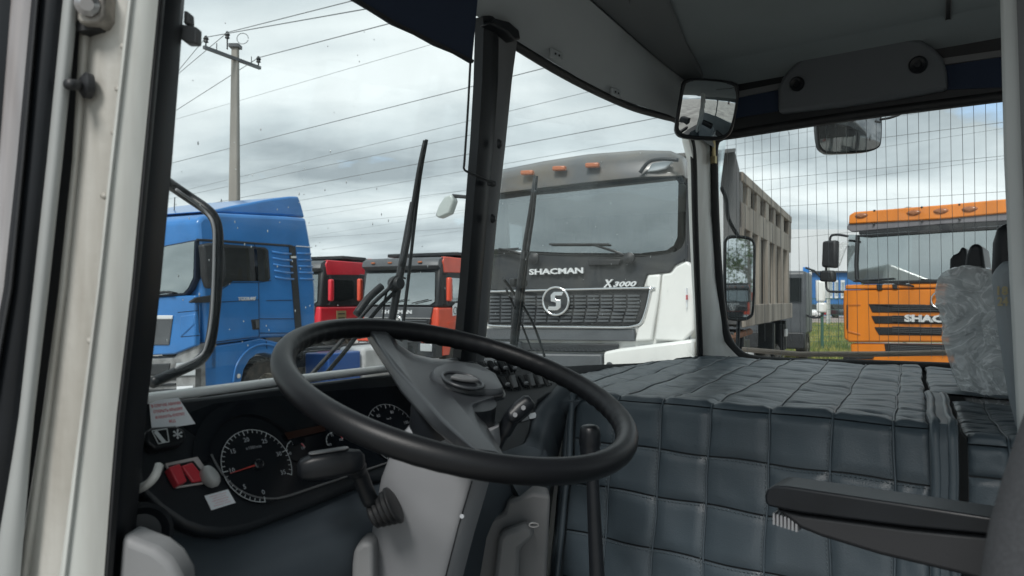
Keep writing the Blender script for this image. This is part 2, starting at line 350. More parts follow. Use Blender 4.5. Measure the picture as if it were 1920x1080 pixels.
ROW = -26.5   # heading of the parked row
def plane_y(y0, k=0.0, z0=0.0): return lambda q: q.y - (y0 + max(0, q.z - z0) * k)
def plane_x(x0): return lambda q: q.x - x0
def F_(fr, pts, y0=0.0, k=0.0, z0=0.0): return [hit(fr, a, b, plane_y(y0, k, z0)) for a, b in pts]
def S_(fr, pts, x0=1.25): return [hit(fr, a, b, plane_x(x0)) for a, b in pts]
def panel(fr, par, name, m, pts, y0=0.0, th=0.04, k=0.0, z0=0.0, bevel=0.012):
    return MB().prism(F_(fr, pts, y0, k, z0), (0, th, 0)).build(name, m, par, fr, bevel=bevel)
def spanel(fr, par, name, m, pts, x0=1.25, th=0.03, bevel=0.01):
    return MB().prism(S_(fr, pts, x0), (-th, 0, 0)).build(name, m, par, fr, bevel=bevel)
def wheel(fr, par, c, r=0.52, wd=0.32, side=1):
    tw = MB().lathe(c, (side, 0, 0), [(r * .56, 0), (r * .9, .0), (r, .05), (r, wd - .05), (r * .9, wd), (r * .56, wd)], 28, caps=False)
    for k in range(36):
        a = 2 * math.pi * k / 36; tw.box((c[0] + side * wd / 2, c[1] + math.cos(a) * r, c[2] + math.sin(a) * r), (wd * .8, .035, .03), Matrix.Rotation(a - math.pi / 2, 3, 'X'))
    wo = tw.build('wheel', TYRE, par, fr)
    x1 = c[0] + side * wd
    MB().lathe((x1, c[1], c[2]), (-side, 0, 0), [(.02, .0), (r * .22, .0), (r * .26, .1), (r * .5, .12), (r * .53, .03), (r * .58, .02), (r * .58, .3)], 20).build('rim', RIMM, wo, fr, smooth=True, angle=40)
    nb = MB()
    for k in range(10):
        a = 2 * math.pi * k / 10; nb.lathe((x1 - side * .1, c[1] + math.cos(a) * r * .38, c[2] + math.sin(a) * r * .38), (side, 0, 0), [(.016, 0), (.016, .03), (.008, .04)], 6)
    nb.build('wheel_nut', METAL, wo, fr); return wo

def cut(objs, cutters):
    dg = bpy.context.evaluated_depsgraph_get()
    for o in objs:
        for c in cutters:
            q = o.modifiers.new('cut', 'BOOLEAN'); q.operation = 'DIFFERENCE'; q.object = c; q.solver = 'EXACT'
        bpy.context.view_layer.update(); dg = bpy.context.evaluated_depsgraph_get()
        me = bpy.data.meshes.new_from_object(o.evaluated_get(dg)); o.modifiers.clear(); o.data = me
    for c in cutters: WM.pop(c.name, None); bpy.data.objects.remove(c)
INT = mat('truck_interior', (.10, .10, .105), .8, var=.3)
INTL = mat('truck_interior_light', (.24, .235, .23), .8, var=.2)
def cab_interior(par, fr, z0=2.0):
    MB().box((0, .42, z0 + .06), (2.2, .38, .16)).build('cab_dash', INT, par, fr, bevel=.05)
    for x in (-.62, .62):
        so_ = MB().prism([(x - .24, 1.15, z0 - .1), (x + .24, 1.15, z0 - .1), (x + .22, 1.3, z0 + .58), (x - .22, 1.3, z0 + .58)], (0, .12, 0)).build('cab_seat', INT, par, fr, bevel=.05)
        MB().box((x, 1.36, z0 + .72), (.28, .10, .2)).build('headrest', INT, so_, fr, bevel=.04)
    MB().tube([(.62 + .23 * math.cos(2 * math.pi * k / 24), .68 + .12 * math.sin(2 * math.pi * k / 24), z0 + .16 + .2 * math.sin(2 * math.pi * k / 24)) for k in range(24)], .017, 6, closed=True).build('cab_steering_wheel', TBLK, par, fr, smooth=True)
    MB().prism([(-1.0 + .06 * k, 1.78 + .03 * (k % 2), z0 - .1) for k in range(34)] + [(-1.0 + .06 * k, 1.80 + .03 * (k % 2), z0 - .1) for k in range(33, -1, -1)], (0, 0, 1.15)).build('cab_curtain', INTL, par, fr)

# ---------------- white tipper truck
fw = frame(.627, 8.008, 0, ROW)
wt = empty('tipper_truck', fw, (0, 0, 0), 'large white tipper truck facing the windscreen with chrome lettering across its dark front', 'truck')
KZ, Z0 = 0.10, 2.02
cabp = [(.10, 1.0), (.06, 2.0), (.20, 3.25), (.32, 3.36), (2.1, 3.36), (2.15, 3.2), (2.15, 1.0)]
MB().prism([(-1.24, y, z) for y, z in cabp], (2.48, 0, 0)).build('cab_body', TWHITE, wt, fw, bevel=.07, segs=3); wbody = bpy.data.objects[-1] if False else wt.children[-1]
spanel(fw, wt, 'door', TWHITE, [(1296, 480), (1345, 470), (1345, 660), (1296, 655)], 1.262, .02)
wsur = panel(fw, wt, 'front_surround', TDG, [(922, 362), (1064, 345), (1213, 328), (1276, 326), (1284, 345), (1290, 484), (1265, 498), (1256, 511), (1213, 515), (1205, 541), (912, 545), (908, 400)], .03, .06, KZ, Z0)
# roof visor, deep and curved
vs = []
for (x_, yt, yb) in [(886, 324, 366), (937, 317, 360), (1020, 302, 351), (1103, 289, 341), (1201, 281, 331), (1255, 281, 328), (1277, 290, 326), (1281, 300, 330)]:
    a, = F_(fw, [(x_, yt)], .16); b, = F_(fw, [(x_, yb)], -.04); c_ = (a + b) / 2 + Vector((0, -.075, 0))
    d = (a.x / 1.25) ** 4 * .12; o_ = Vector((0, d, 0)); vs.append([a + o_, c_ * .5 + a * .5 + Vector((0, -.02, 0)) + o_, c_ + o_, b + o_, b + Vector((0, .3, .0)), a + Vector((0, .5, 0))])
MB().loft(vs).build('roof_visor', VISOR, wt, fw, smooth=True, angle=50)
MB().prism(F_(fw, [(924, 366), (1066, 347), (1213, 331), (1272, 329), (1270, 336), (1213, 341), (1005, 366), (924, 378)], .0, KZ, Z0), (0, .05, 0)).build('sun_shade', TBLK, wt, fw)
for q in [(989, 324), (1049, 316), (1111, 310)]:
    c, = F_(fw, [q], -.065); MB().box(c, (.15, .07, .05), Matrix.Rotation(.04, 3, 'Y')).build('marker_lamp', AMBER, wt, fw, bevel=.014)
for p in [[(1213, 322), (1222, 306), (1245, 302), (1262, 303), (1247, 316), (1232, 320)]]:
    MB().prism(F_(fw, p, -.035), (0, .05, 0)).build('roof_lamp', LENS, wt, fw, bevel=.01)
MB().tube(smoothpath(F_(fw, [(1200, 324), (1216, 304), (1240, 298), (1272, 300)], -.07), 4), .02, 6).build('lamp_trim', TBLK, wt, fw, smooth=True)
wsp = [(924, 376), (1005, 365), (1213, 340), (1266, 334), (1272, 342), (1270, 445), (1263, 460), (1250, 469), (1201, 475), (1060, 474), (924, 468)]
wseal = panel(fw, wt, 'windscreen_seal', TBLK, [(a + (-5 if a < 1000 else 5), b + (-5 if b < 400 else 6)) for a, b in wsp], .018, .02, KZ, Z0)
cut([wbody, wsur, wseal], [MB().box((0, 1.06, 2.6), (2.3, 1.75, 1.28)).build('cutter', TBLK, None, fw), MB().prism(F_(fw, wsp, -.3, KZ, Z0), (0, .8, 0)).build('cutter', TBLK, None, fw),
    MB().box((-1.2, .95, 2.5), (.3, .85, .85)).build('cutter', TBLK, None, fw)])
cab_interior(wt, fw)
panel(fw, wt, 'windscreen', TGLASS, wsp, -.002, .006, KZ, Z0, bevel=0)
for (p, q) in [([(1187, 486), (1150, 470), (1110, 458)], [(1030, 458), (1142, 458)]), ([(1000, 484), (960, 470), (935, 466)], [(912, 470), (972, 466)])]:
    wo = MB().tube(F_(fw, p, -.05, KZ, Z0), [.016, .012, .008], 6).build('wiper', TBLK, wt, fw, smooth=True); MB().tube(F_(fw, q, -.035, KZ, Z0), .011, 6).build('wiper_blade', TBLK, wo, fw)
for q in [(1179, 484), (1000, 484)]: MB().lathe(F_(fw, [q], -.04)[0], (0, -1, 0), [(.06, -.03), (.06, .0), (.03, .02)], 14).build('wiper_pivot', TBLK, wt, fw, smooth=True, angle=40)
panel(fw, wt, 'cowl_slot', TBLK, [(1103, 487), (1164, 486), (1160, 497), (1103, 498)], .012, .02)
def ftext(fr, s, par, name, m, pa, pb, h_px, y0=-.01, ext=.012, shear=0, bold=0):
    a, b = F_(fr, [pa, pb], y0); mid = (a + b) / 2; hgt = h_px / FPX * (fr @ mid).y; mb = MB()
    text(s, mb, mid, b - a, (0, 0, 1), width=(b - a).length, height=hgt, ext=ext, shear=shear, bold=bold); return mb.build(name, m, par, fr)
ftext(fw, 'SHACMAN', wt, 'lettering', PLATED, (993, 510), (1094, 507), 11, .012, .015, bold=.03)
xa = ftext(fw, 'X', wt, 'lettering', PLATED, (1131, 532), (1151, 531), 15, .012, .015, shear=.3, bold=.03)
ftext(fw, '3000', wt, 'lettering', PLATED, (1150, 533), (1194, 532), 10, .012, .015, shear=.3, bold=.03)
# grille
panel(fw, wt, 'grille_panel', TBLK, [(913, 548), (1216, 542), (1212, 570), (1202, 604), (1180, 611), (915, 608), (905, 590)], .02, .05)
gp = MB()
for k in range(8):
    y_ = 557 + k * 6.4; x1 = 1203 - max(0, k - 3) * 2.2
    a, b = F_(fw, [(918, y_), (x1, y_ - 3 * (1 - k / 8))], .0); n_ = 12
    for j in range(n_):
        p = a.lerp(b, j / n_); q = a.lerp(b, (j + .86) / n_)
        MB().prism([p + Vector((0, 0, .012)), q + Vector((0, 0, .006)), q + Vector((0, .0, -.01)), p + Vector((0, 0, -.014))], (0, .03, 0)).build('grille_bar', TDG2, wt, fw)
MB().tube(smoothpath(F_(fw, [(905, 547), (1060, 543), (1216, 540), (1219, 545), (1213, 575), (1203, 603), (1190, 611), (1160, 614), (1060, 613), (925, 611), (907, 604)], -.01), 4), .014, 6).build('grille_trim', CHROME, wt, fw, smooth=True)
def emblem(fr, par, px, py, rpx, y0=-.03, m=CHROME):
    c, = F_(fr, [(px, py)], y0); r = rpx / FPX * (fr @ c).y
    eo = MB().lathe(c + Vector((0, .03, 0)), (0, -1, 0), [(r, 0), (r, .02), (r * .9, .03), (.0, .03)][:3], 28).build('emblem', TDG, par, fr)
    MB().tube([c + Vector((math.cos(2 * math.pi * k / 32) * r * .93, 0, math.sin(2 * math.pi * k / 32) * r * .93)) for k in range(32)], r * .085, 8, closed=True).build('emblem_ring', m, eo, fr, smooth=True)
    up = [(.55, .62), (-.05, .62), (-.42, .48), (-.42, .02), (-.05, .02), (.0, -.06), (.0, .3), (.55, .3)]
    P = [(.62, .55), (.1, .72), (-.32, .6), (-.38, .1), (.08, .02), (.0, -.42), (-.5, -.42), (-.62, -.22), (-.62, -.62), (-.1, -.74), (.32, -.62), (.40, -.08), (-.04, .02), (.04, .40), (.5, .40), (.62, .22)]
    P = [(.58, .62), (-.12, .62), (-.36, .42), (-.36, -.02), (.02, -.10), (.02, -.36), (-.52, -.36), (-.58, -.62), (.14, -.62), (.38, -.42), (.38, .06), (-.02, .14), (-.02, .36), (.46, .36)]
    MB().prism([c + Vector((a * r, .012, b * r)) for a, b in P], (0, -.02, 0)).build('emblem_sign', m, eo, fr, bevel=.004); return eo
emblem(fw, wt, 1042, 564.5, 28)
# white lower corner panels
panel(fw, wt, 'corner_panel', TWHITE, [(1241, 514), (1258, 512), (1267, 500), (1288, 489), (1299, 500), (1301, 620), (1280, 640), (1226, 638), (1238, 560)], .0, .12, bevel=.02)
panel(fw, wt, 'corner_panel', TWHITE, [(1214, 516), (1238, 514), (1234, 560), (1222, 638), (1190, 640), (1196, 612), (1206, 606), (1220, 548), (1220, 540), (1210, 538)], .0, .10, bevel=.02)
panel(fw, wt, 'corner_panel', TWHITE, [(892, 560), (903, 600), (912, 640), (890, 640)], .0, .10, bevel=.02)
panel(fw, wt, 'lower_panel', TDG2, [(910, 616), (1188, 617), (1190, 640), (912, 637)], .0, .08)
panel(fw, wt, 'lower_mesh_back', TBLK, [(975, 643), (1160, 645), (1158, 656), (1120, 661), (975, 658)], .03, .03)
for k in range(22):
    px_ = 980 + k * 8.2; c, = F_(fw, [(px_, 651)], .0); c2, = F_(fw, [(px_ + 8.2, 651)], .0); r_ = (c2 - c).length * .52
    MB().tube([c + Vector((0, 0, -.045)), c + Vector((r_, 0, 0)), c + Vector((0, 0, .045)), c + Vector((-r_, 0, 0))], .006, 4, closed=True).build('mesh_diamond', TDG2, wt, fw)
panel(fw, wt, 'bumper_centre', TDG2, [(905, 640), (970, 641), (972, 663), (1128, 664), (1130, 740), (905, 740)], -.06, .2, bevel=.02)
panel(fw, wt, 'bumper', TWHITE, [(1131, 660), (1160, 654), (1300, 636), (1304, 700), (1304, 760), (1131, 760)], -.08, .4, bevel=.03)
panel(fw, wt, 'bumper', TWHITE, [(875, 640), (903, 640), (903, 740), (880, 740)], -.06, .3, bevel=.03)
MB().lathe(F_(fw, [(1143, 685)], -.08)[0], (0, -1, 0), [(.035, -.01), (.035, .01), (.012, .0)], 16).build('tow_eye', TDG2, wt, fw)
panel(fw, wt, 'headlamp', LENS, [(1195, 686), (1225, 681), (1262, 680), (1262, 700), (1195, 700)], -.095, .03)
panel(fw, wt, 'headlamp_surround', TDG, [(1188, 690), (1190, 683), (1222, 677), (1268, 676), (1268, 705), (1188, 705)], -.088, .03)
# side stickers and mirrors
MB().prism([(1.262, y, z) for y, z in [(.02, 2.05), (.14, 3.2), (.5, 3.25), (.55, 2.05)]], (-.03, 0, 0)).build('side_surround', TDG, wt, fw, bevel=.008)
spanel(fw, wt, 'side_sticker', STICK, [(1287, 540), (1296, 540), (1297, 575), (1288, 577)], 1.274, .008, 0)
spanel(fw, wt, 'side_sticker', PRINTR, [(1287, 553), (1296, 553), (1296, 562), (1287, 562)], 1.277, .006, 0)
MB().tube([F_(fw, [(905, 378)], .2)[0], F_(fw, [(880, 370)], .1)[0], F_(fw, [(848, 367)], .0)[0]], .022, 6).build('mirror_arm', TBLK, wt, fw)
for P in ([(833, 368), (846, 364), (850, 376), (842, 400), (822, 409), (815, 404), (822, 385)],):
    MB().prism(F_(fw, P, -.05), (0, .12, 0)).build('mirror', mat('mirror_shell_pale', (.42, .47, .46), .3, coat=.3), wt, fw, bevel=.02)
MB().tube(smoothpath([(1.26, .3, 2.9), (1.42, .1, 2.95), (1.50, .05, 2.7), (1.50, .05, 1.9), (1.42, .1, 1.75), (1.27, .3, 1.75)], 5), .022, 8).build('mirror_arm', TBLK, wt, fw, smooth=True)
MB().box((1.53, .05, 2.45), (.06, .16, .55), Matrix.Rotation(.2, 3, 'Z')).build('mirror', TBLK, wt, fw, bevel=.03)
# tipper body
TB = empty('tipper_body_dummy', fw, (0, 0, 0), '', '') if False else wt
def sp(px, py, x0=1.25): return S_(fw, [(px, py)], x0)[0]
yf, yb = sp(1389, 400).y, sp(1482, 500).y
tz, bz = 3.76, 1.56
tb = MB().box((0, (yf + yb) / 2, (tz + bz) / 2), (2.36, yb - yf, tz - bz - .02)).build('tipper_body', mat('tipper_gap_shade', (.055, .052, .048), .8, var=.4, vscale=2), wt, fw)  # dark body colour stands in for shade in the openings and rib gaps
MB().prism([(-1.22, yf - .02, 1.6), (1.24, yf - .02, 1.6), (1.24, yf - .02, 3.78), (1.18, yf - .02, 4.05), (-1.22, yf - .02, 4.05)], (0, -.08, 0)).build('headboard', BEIGED, tb, fw, bevel=.01)
MB().prism([(.1, yf - .75, 3.9), (1.2, yf - .75, 3.9), (1.2, yf - .1, 4.03), (.1, yf - .1, 4.03)], (0, 0, .05)).build('cab_guard', BEIGED, tb, fw)
for (z_, w_) in [(tz - .07, .14), (bz + .16, .32)]:
    MB().box((1.235, (yf + yb) / 2, z_), (.10, yb - yf, w_)).build('side_rail', BEIGE, tb, fw, bevel=.012)
z1, z2 = sp(1396, 391).z, sp(1396, 427).z    # plate between the opening rows
MB().box((1.225, (yf + yb) / 2, (z1 + z2) / 2 + .02), (.08, yb - yf, abs(z1 - z2) + .08)).build('side_plate', BEIGE, tb, fw, bevel=.008)
for (xa_, xb_) in [(1400, 1406), (1417, 1424), (1434, 1440), (1449, 1453), (1462, 1468), (1477, 1482)]:
    a, b = sp(xa_, 400).y, sp(xb_, 400).y
    MB().box((1.23, (a + b) / 2, (tz + z1) / 2 - .03), (.07, b - a, tz - z1 - .06)).build('upper_post', BEIGE, tb, fw)
for (xa_, xb_) in [(1389, 1399), (1405, 1413), (1420, 1430), (1437, 1446), (1451, 1459), (1464, 1470), (1475, 1482)]:
    a, b = sp(xa_, 500).y, sp(xb_, 500).y
    b = a + (b - a) * .5; MB().prism([(1.19, a, bz + .3), (1.27, a + .03, bz + .3), (1.27, b - .03, bz + .3), (1.19, b, bz + .3)], (0, 0, z2 - bz - .32)).build('rib', BEIGE, tb, fw)
MB().box((1.2, yf + .06, (tz + bz) / 2), (.12, .12, tz - bz)).build('corner_post', BEIGED, tb, fw)
# chassis, wheels, exhaust
MB().box((0, 4.8, .95), (.9, 9, .28)).build('chassis_frame', TBLK, wt, fw)
for (yy) in (1.2, 5.2, 6.7, 8.2): wheel(fw, wt, (.86, yy, .53)); wheel(fw, wt, (-.86, yy, .53), side=-1)
MB().lathe((.95, 3.35, 1.35), (0.45, 1, -.02), [(.13, -.55), (.15, -.5), (.15, .2), (.1, .3)], 16).build('exhaust', RUST, wt, fw, smooth=True, angle=40)
MB().box((1.0, 4.1, .95), (.5, .9, .5)).build('fuel_tank', TANW, wt, fw, bevel=.08)
MB().tube([(1.15, 2.3, 1.42), (1.2, 4.4, 1.46)], .05, 8).build('hose', RUST, wt, fw)
for y_ in (3.0, 3.9, 7.4, 9.3): MB().box((1.05, y_, 1.2), (.30, .12, .62)).build('bracket', TDG, wt, fw, bevel=.02)
MB().box((1.12, 9.35, 1.15), (.10, .5, .55)).build('mudflap', TBLK, wt, fw)
MB().box((1.2, 9.2, 1.25), (.06, .25, .16)).build('side_lamp', TANW, wt, fw, bevel=.02)

# ---------------- orange truck
fo = frame(5.606, 9.665, 0, -48.4)
ot = empty('orange_truck', fo, (0, 0, 0), 'orange lorry with slatted black grille parked beyond the passenger window', 'truck')
def zo(*pts): return [(1560 + a / 3, 340 + b / 3) for a, b in pts]
cabp = [(.10, .95), (.06, 2.0), (.22, 3.0), (.3, 3.1), (2.1, 3.1), (2.15, 3.0), (2.15, .95)]
MB().prism([(-1.24, y, z) for y, z in cabp], (2.48, 0, 0)).build('cab_body', TORANGE, ot, fo, bevel=.06, segs=3)
KO = .15
def mirx(pts): return pts
def wpanel(name, m, pts, y0, th=.05, bevel=.012, par=ot, fr=fo, k=KO, smooth=False):
    """the traced left half, mirrored about the cab's middle"""
    P = F_(fr, pts, y0, k, 2.0); Q = [Vector((-p.x, p.y, p.z)) for p in P][::-1]
    return MB().prism(P + Q, (0, th, 0)).build(name, m, par, fr, bevel=bevel)
wpanel('roof_panel', TORANGE, zo((600, 213), (92, 240), (95, 190), (125, 172), (600, 134)), -.04, .3, .018)
wpanel('visor_band', mat('orange_truck_grey', (.17, .165, .18), .5, var=.15), zo((600, 243), (110, 285), (82, 268), (90, 236), (600, 208)), -.01, .1)
wpanel('sun_shade', TBLK, zo((600, 275), (150, 300), (148, 268), (600, 240)), .0, .04)
obody = [c_ for c_ in ot.children if c_.name.startswith('cab_body')][0]; ovis = [c_ for c_ in ot.children if c_.name.startswith(('visor_band', 'sun_shade'))]
oseal = wpanel('windscreen_seal', TBLK, zo((600, 575), (130, 582), (80, 560), (72, 460), (82, 290), (150, 262), (600, 235)), .03, .05)
OW = zo((600, 560), (130, 568), (88, 548), (84, 460), (92, 300), (160, 300), (600, 270))
P = F_(fo, OW, -.3, KO, 2.0); Qm = [Vector((-p.x, p.y, p.z)) for p in P][::-1]
cut([obody, oseal], [MB().box((0, 1.06, 2.55), (2.3, 1.75, 1.0)).build('cutter', TBLK, None, fo), MB().prism(P + Qm, (0, .8, 0)).build('cutter', TBLK, None, fo)])
MB().tube([p + Vector((0, .28, 0)) for p in P + Qm], .022, 6, closed=True).build('screen_rubber', TBLK, ot, fo)
cab_interior(ot, fo, 1.98)
wpanel('windscreen', TGLASSD, zo((600, 560), (130, 568), (88, 548), (84, 460), (92, 300), (160, 300), (600, 270)), .002, .006, 0)
MB().prism(F_(fo, zo((100, 320), (150, 312), (175, 345), (205, 440), (190, 500), (175, 550), (125, 555), (105, 450)), .016, KO, 2.0), (0, .007, 0)).build('curtain', mat('dark_curtain', (.07, .08, .085), .9), ot, fo)
for pts in [((250, 592), (350, 580)), ]:
    pass
for (p, q) in [(((350, 572), (440, 585), (460, 592)), ((120, 562), (350, 546))), (((600, 545), (700, 560), (760, 570)), ((500, 552), (640, 560)))]:
    wo = MB().tube(F_(fo, zo(*p), -.03, KO, 2.0), .013, 6).build('wiper', TBLK, ot, fo); MB().tube(F_(fo, zo(*q), -.02, KO, 2.0), .011, 6).build('wiper_blade', TBLK, wo, fo)
for p in [((248, 580), (282, 578), (280, 612), (252, 612)), ((335, 578), (368, 578), (366, 606), (340, 606))]: MB().prism(F_(fo, zo(*p), -.01), (0, .04, 0)).build('wiper_bracket', TBLK, ot, fo, bevel=.01)
for q in [(160, 192), (455, 176), (608, 166), (770, 155)]:
    c, = F_(fo, zo(q), -.07 , KO, 2.0); lo_ = MB().lathe(c + Vector((0, .05, 0)), (0, -1, 0), [(.095, 0), (.095, .02), (.07, .045), (.03, .05)], 18)
    for i in range(len(lo_.v)): lo_.v[i] = Vector((lo_.v[i].x, lo_.v[i].y, c.z + (lo_.v[i].z - c.z) * .42))
    lm = lo_.build('marker_lamp', mat('marker_brown', (.32, .13, .06), .25), ot, fo, smooth=True, angle=50)
for q in [(238, 165), (505, 146), (717, 131), (233, 242), (504, 225), (716, 213)]:
    c, = F_(fo, zo(q), -.04, KO, 2.0); MB().lathe(c + Vector((0, .02, 0)), (0, -1, 0), [(.014, 0), (.014, .025), (.006, .03)], 10).build('bolt', TBLK, ot, fo)
wpanel('front_panel', TORANGE, zo((600, 905), (95, 905), (65, 885), (60, 690), (62, 612), (600, 603)), .0, .12, .025)
wpanel('front_ledge', TORANGE, zo((600, 600), (72, 608), (74, 582), (600, 574)), -.02, .12, .02)
for k_, p in enumerate([((600, 738), (225, 738), (203, 690), (525, 693), (560, 718), (600, 730)), ((600, 803), (240, 801), (218, 757), (600, 757)), ((600, 868), (262, 865), (235, 820), (600, 821))]):
    go = wpanel('grille_slot', TBLK, zo(*p), -.012, .04)
    a, b = F_(fo, zo((340, p[1][1] - 28), (600, p[1][1] - 26)), -.022)
    for dz in (-.035, -.012, .011, .034): MB().box(Vector((0, a.y, b.z + dz)), (abs(a.x) * 2, .02, .009)).build('grille_slat', TDG2, go, fo)
a, b = F_(fo, zo((408, 778), (600, 773)), -.03)
mb = MB(); text('SHACMAN', mb, (0, -.03, b.z), (1, 0, 0), (0, 0, 1), width=2 * abs(a.x) * 1.0, height=.098, ext=.012, bold=.05); mb.build('lettering', PLATED, ot, fo)
c, = F_(fo, zo((600, 668)), -.04); r_ = 46 / 3 / FPX * (fo @ c).y
eo = MB().tube([Vector((math.cos(2 * math.pi * k / 28) * r_, c.y, c.z + math.sin(2 * math.pi * k / 28) * r_ * 1.0)) for k in range(28)], .013, 6, closed=True).build('emblem', CHROME, ot, fo, smooth=True)
# S in ring
P = [(.58, .62), (-.12, .62), (-.36, .42), (-.36, -.02), (.02, -.10), (.02, -.36), (-.52, -.36), (-.58, -.62), (.14, -.62), (.38, -.42), (.38, .06), (-.02, .14), (-.02, .36), (.46, .36)]
MB().prism([(a_ * r_, c.y + .01, c.z + b_ * r_) for a_, b_ in P], (0, -.02, 0)).build('emblem_sign', CHROME, eo, fo)
for P in [((80, 700), (85, 690), (160, 690), (160, 700), (92, 702), (95, 840), (160, 858), (158, 868), (85, 850))]: MB().prism(F_(fo, zo(*P), -.008), (0, .03, 0)).build('recess_shade', mat('orange_shade', (.50, .15, .02), .4), ot, fo, bevel=.006)  # panel recess, its shade put in as a darker orange strip
for k_ in range(7): 
    c, = F_(fo, zo((86, 705 + k_ * 19)), -.012); MB().box(c, (.012, .02, .05)).build('vent_slot', TBLK, ot, fo)
wpanel('lower_bumper', TORANGE, zo((600, 1100), (110, 1100), (100, 910), (600, 914)), .03, .3, .03)
go = wpanel('bumper_grille', TBLK, zo((600, 968), (300, 960), (292, 914), (600, 918)), .015, .05)
for dz in range(4):
    a, = F_(fo, zo((330, 925 + dz * 9)), .005); MB().box((0, a.y, a.z), (abs(a.x) * 2, .02, .010)).build('grille_slat', TDG2, go, fo)
panel(fo, ot, 'bumper_bar', TBLK, zo((60, 985), (230, 985), (225, 1000), (60, 1005)), -.02, .1)
for P, nm in [([(1541, 452), (1567, 450), (1566, 503), (1539, 501)], 'mirror'), ([(1536, 507), (1561, 507), (1562, 529), (1535, 528)], 'mirror')]:
    MB().prism(F_(fo, P, -.14), (.02, .10, 0)).build(nm, TBLK, ot, fo, bevel=.03)
MB().tube(smoothpath(F_(fo, [(1590, 443), (1570, 440), (1558, 443), (1556, 455)], -.08), 4), .018, 6).build('mirror_arm', TBLK, ot, fo, smooth=True)
MB().tube(smoothpath(F_(fo, [(1549, 500), (1549, 535), (1553, 545), (1563, 547), (1582, 547)], -.08), 4), .018, 6).build('mirror_arm', TBLK, ot, fo, smooth=True)
for P in ([(1566, 462), (1582, 452), (1590, 456), (1583, 470), (1572, 500), (1566, 490)],): MB().prism(F_(fo, P, -.05), (0, .05, 0)).build('mirror_wrap', FILM, ot, fo, bevel=.01)
MB().box((0, 5, 1.0), (.9, 6, .3)).build('chassis_frame', TBLK, ot, fo)
for sx in (1, -1):
    for yy in (1.1, 5.4): wheel(fo, ot, (sx * .86, yy, .53), side=sx)
tp_ = F_(fo, [(1600, 392), (1895, 366)], .3, 0, 0)
# crumpled tarp lying on its roof
a, b = F_(fo, [(1612, 390), (1715, 380)], .35); n_ = 40; m_ = 10; tv = []
rt = random.Random(3); 
for i in range(n_):
    t = i / (n_ - 1); x = a.x + (b.x - a.x + .9) * t; row = []
    for j in range(m_):
        s_ = j / (m_ - 1); env = math.sin(math.pi * s_) ** .7 * (math.sin(math.pi * min(1, t * 1.02)) ** .6) * (1.1 - .75 * t)
        h = env * (.13 + .05 * math.sin(17 * t + 6 * s_) + .045 * math.sin(31 * t - 9 * s_) + rt.uniform(-.02, .02))
        row.append((x, .25 + s_ * .75 + .03 * math.sin(20 * t), 3.105 + max(0, h)))
    row += [(row[-1][0], row[-1][1], 3.1), (row[0][0], row[0][1], 3.1)]; tv.append(row)
to = MB().loft(tv).build('folded_tarpaulin', TARP, None, fo, smooth=True); tag(to, 'crumpled dusty tarpaulin lying on the orange cab roof', 'tarpaulin')

# ---------------- blue tractor
fb = frame(-5.54, 11.22, 0, ROW)
bt = empty('blue_tractor_unit', fb, (0, 0, 0), 'blue tractor unit seen from the side with high roof and door lettering', 'truck')
def z3(*p): return [(280 + a / 2.634, 330 + b / 2.634) for a, b in p]
def z7(*p): return [(280 + a / 3.375, 420 + b / 3.375) for a, b in p]
prof = S_(fb, z3((238, 225), (262, 196), (350, 182), (680, 198), (776, 206), (802, 350), (822, 560), (824, 790), (560, 800), (545, 805), (330, 832), (280, 836), (262, 600)))
body = MB().prism(prof, (-2.5, 0, 0)).build('cab_body', TBLUE, bt, fb, bevel=.06, segs=3)
sp_ = S_(fb, z3((300, 172), (420, 145), (600, 112), (700, 100), (738, 100), (752, 140), (770, 206), (680, 198), (350, 184)), 1.12)
MB().prism(sp_, (-2.24, 0, 0)).build('roof_spoiler', TBLUE, bt, fb, bevel=.05, segs=3)
# grooves
def groove(fr, par, pts, m=TBLUED, r=.008, x0=1.252): MB().tube(S_(fr, pts, x0), r, 5).build('panel_gap', m, par, fr)
BG = mat('gap_shadow', (.01, .02, .045), .7)
for g_ in [z7((310, 505), (318, 690)), z7((320, 752), (420, 748), (600, 725), (695, 718), (692, 370)), z7((440, 495), (690, 480)), z7((435, 428), (470, 405), (520, 372), (690, 370), (770, 358)), z7((665, 130), (672, 150)), z7((740, 485), (905, 482)), z7((700, 600), (925, 600)), z7((700, 690), (930, 690)), z7((180, 560), (310, 548)), z7((200, 715), (320, 705)), z7((740, 740), (745, 790))]:
    groove(fb, bt, g_, BG, .006)
MB().tube(S_(fb, z7((300, 100), (460, 108), (660, 122), (890, 138), (905, 142)), 1.256), .018, 6).build('rain_gutter', TBLK, bt, fb)
# windows
spanel(fb, bt, 'window_frame', TBLK, z7((455, 125), (640, 140), (735, 148), (755, 165), (768, 345), (755, 362), (530, 362), (500, 372), (470, 400), (430, 420), (425, 200)), 1.262, .02)
spanel(fb, bt, 'window', TGLASS2, z7((470, 145), (630, 152), (642, 360), (530, 360), (480, 395), (440, 410), (440, 200)), 1.27, .006, 0)
spanel(fb, bt, 'window', TGLASS2, z7((680, 152), (738, 160), (755, 345), (745, 360), (690, 360)), 1.27, .006, 0)
spanel(fb, bt, 'mirror_mount', TBLK, z7((262, 490), (300, 465), (400, 450), (440, 448), (440, 495), (265, 500)), 1.28, .05)
mo = spanel(fb, bt, 'mirror', TBLK, z7((340, 130), (400, 118), (440, 130), (445, 400), (380, 410), (355, 330), (350, 200)), 1.42, .12, .03)
spanel(fb, bt, 'mirror_panel', TDG, z7((450, 170), (480, 175), (485, 330), (470, 370), (452, 360)), 1.33, .03)
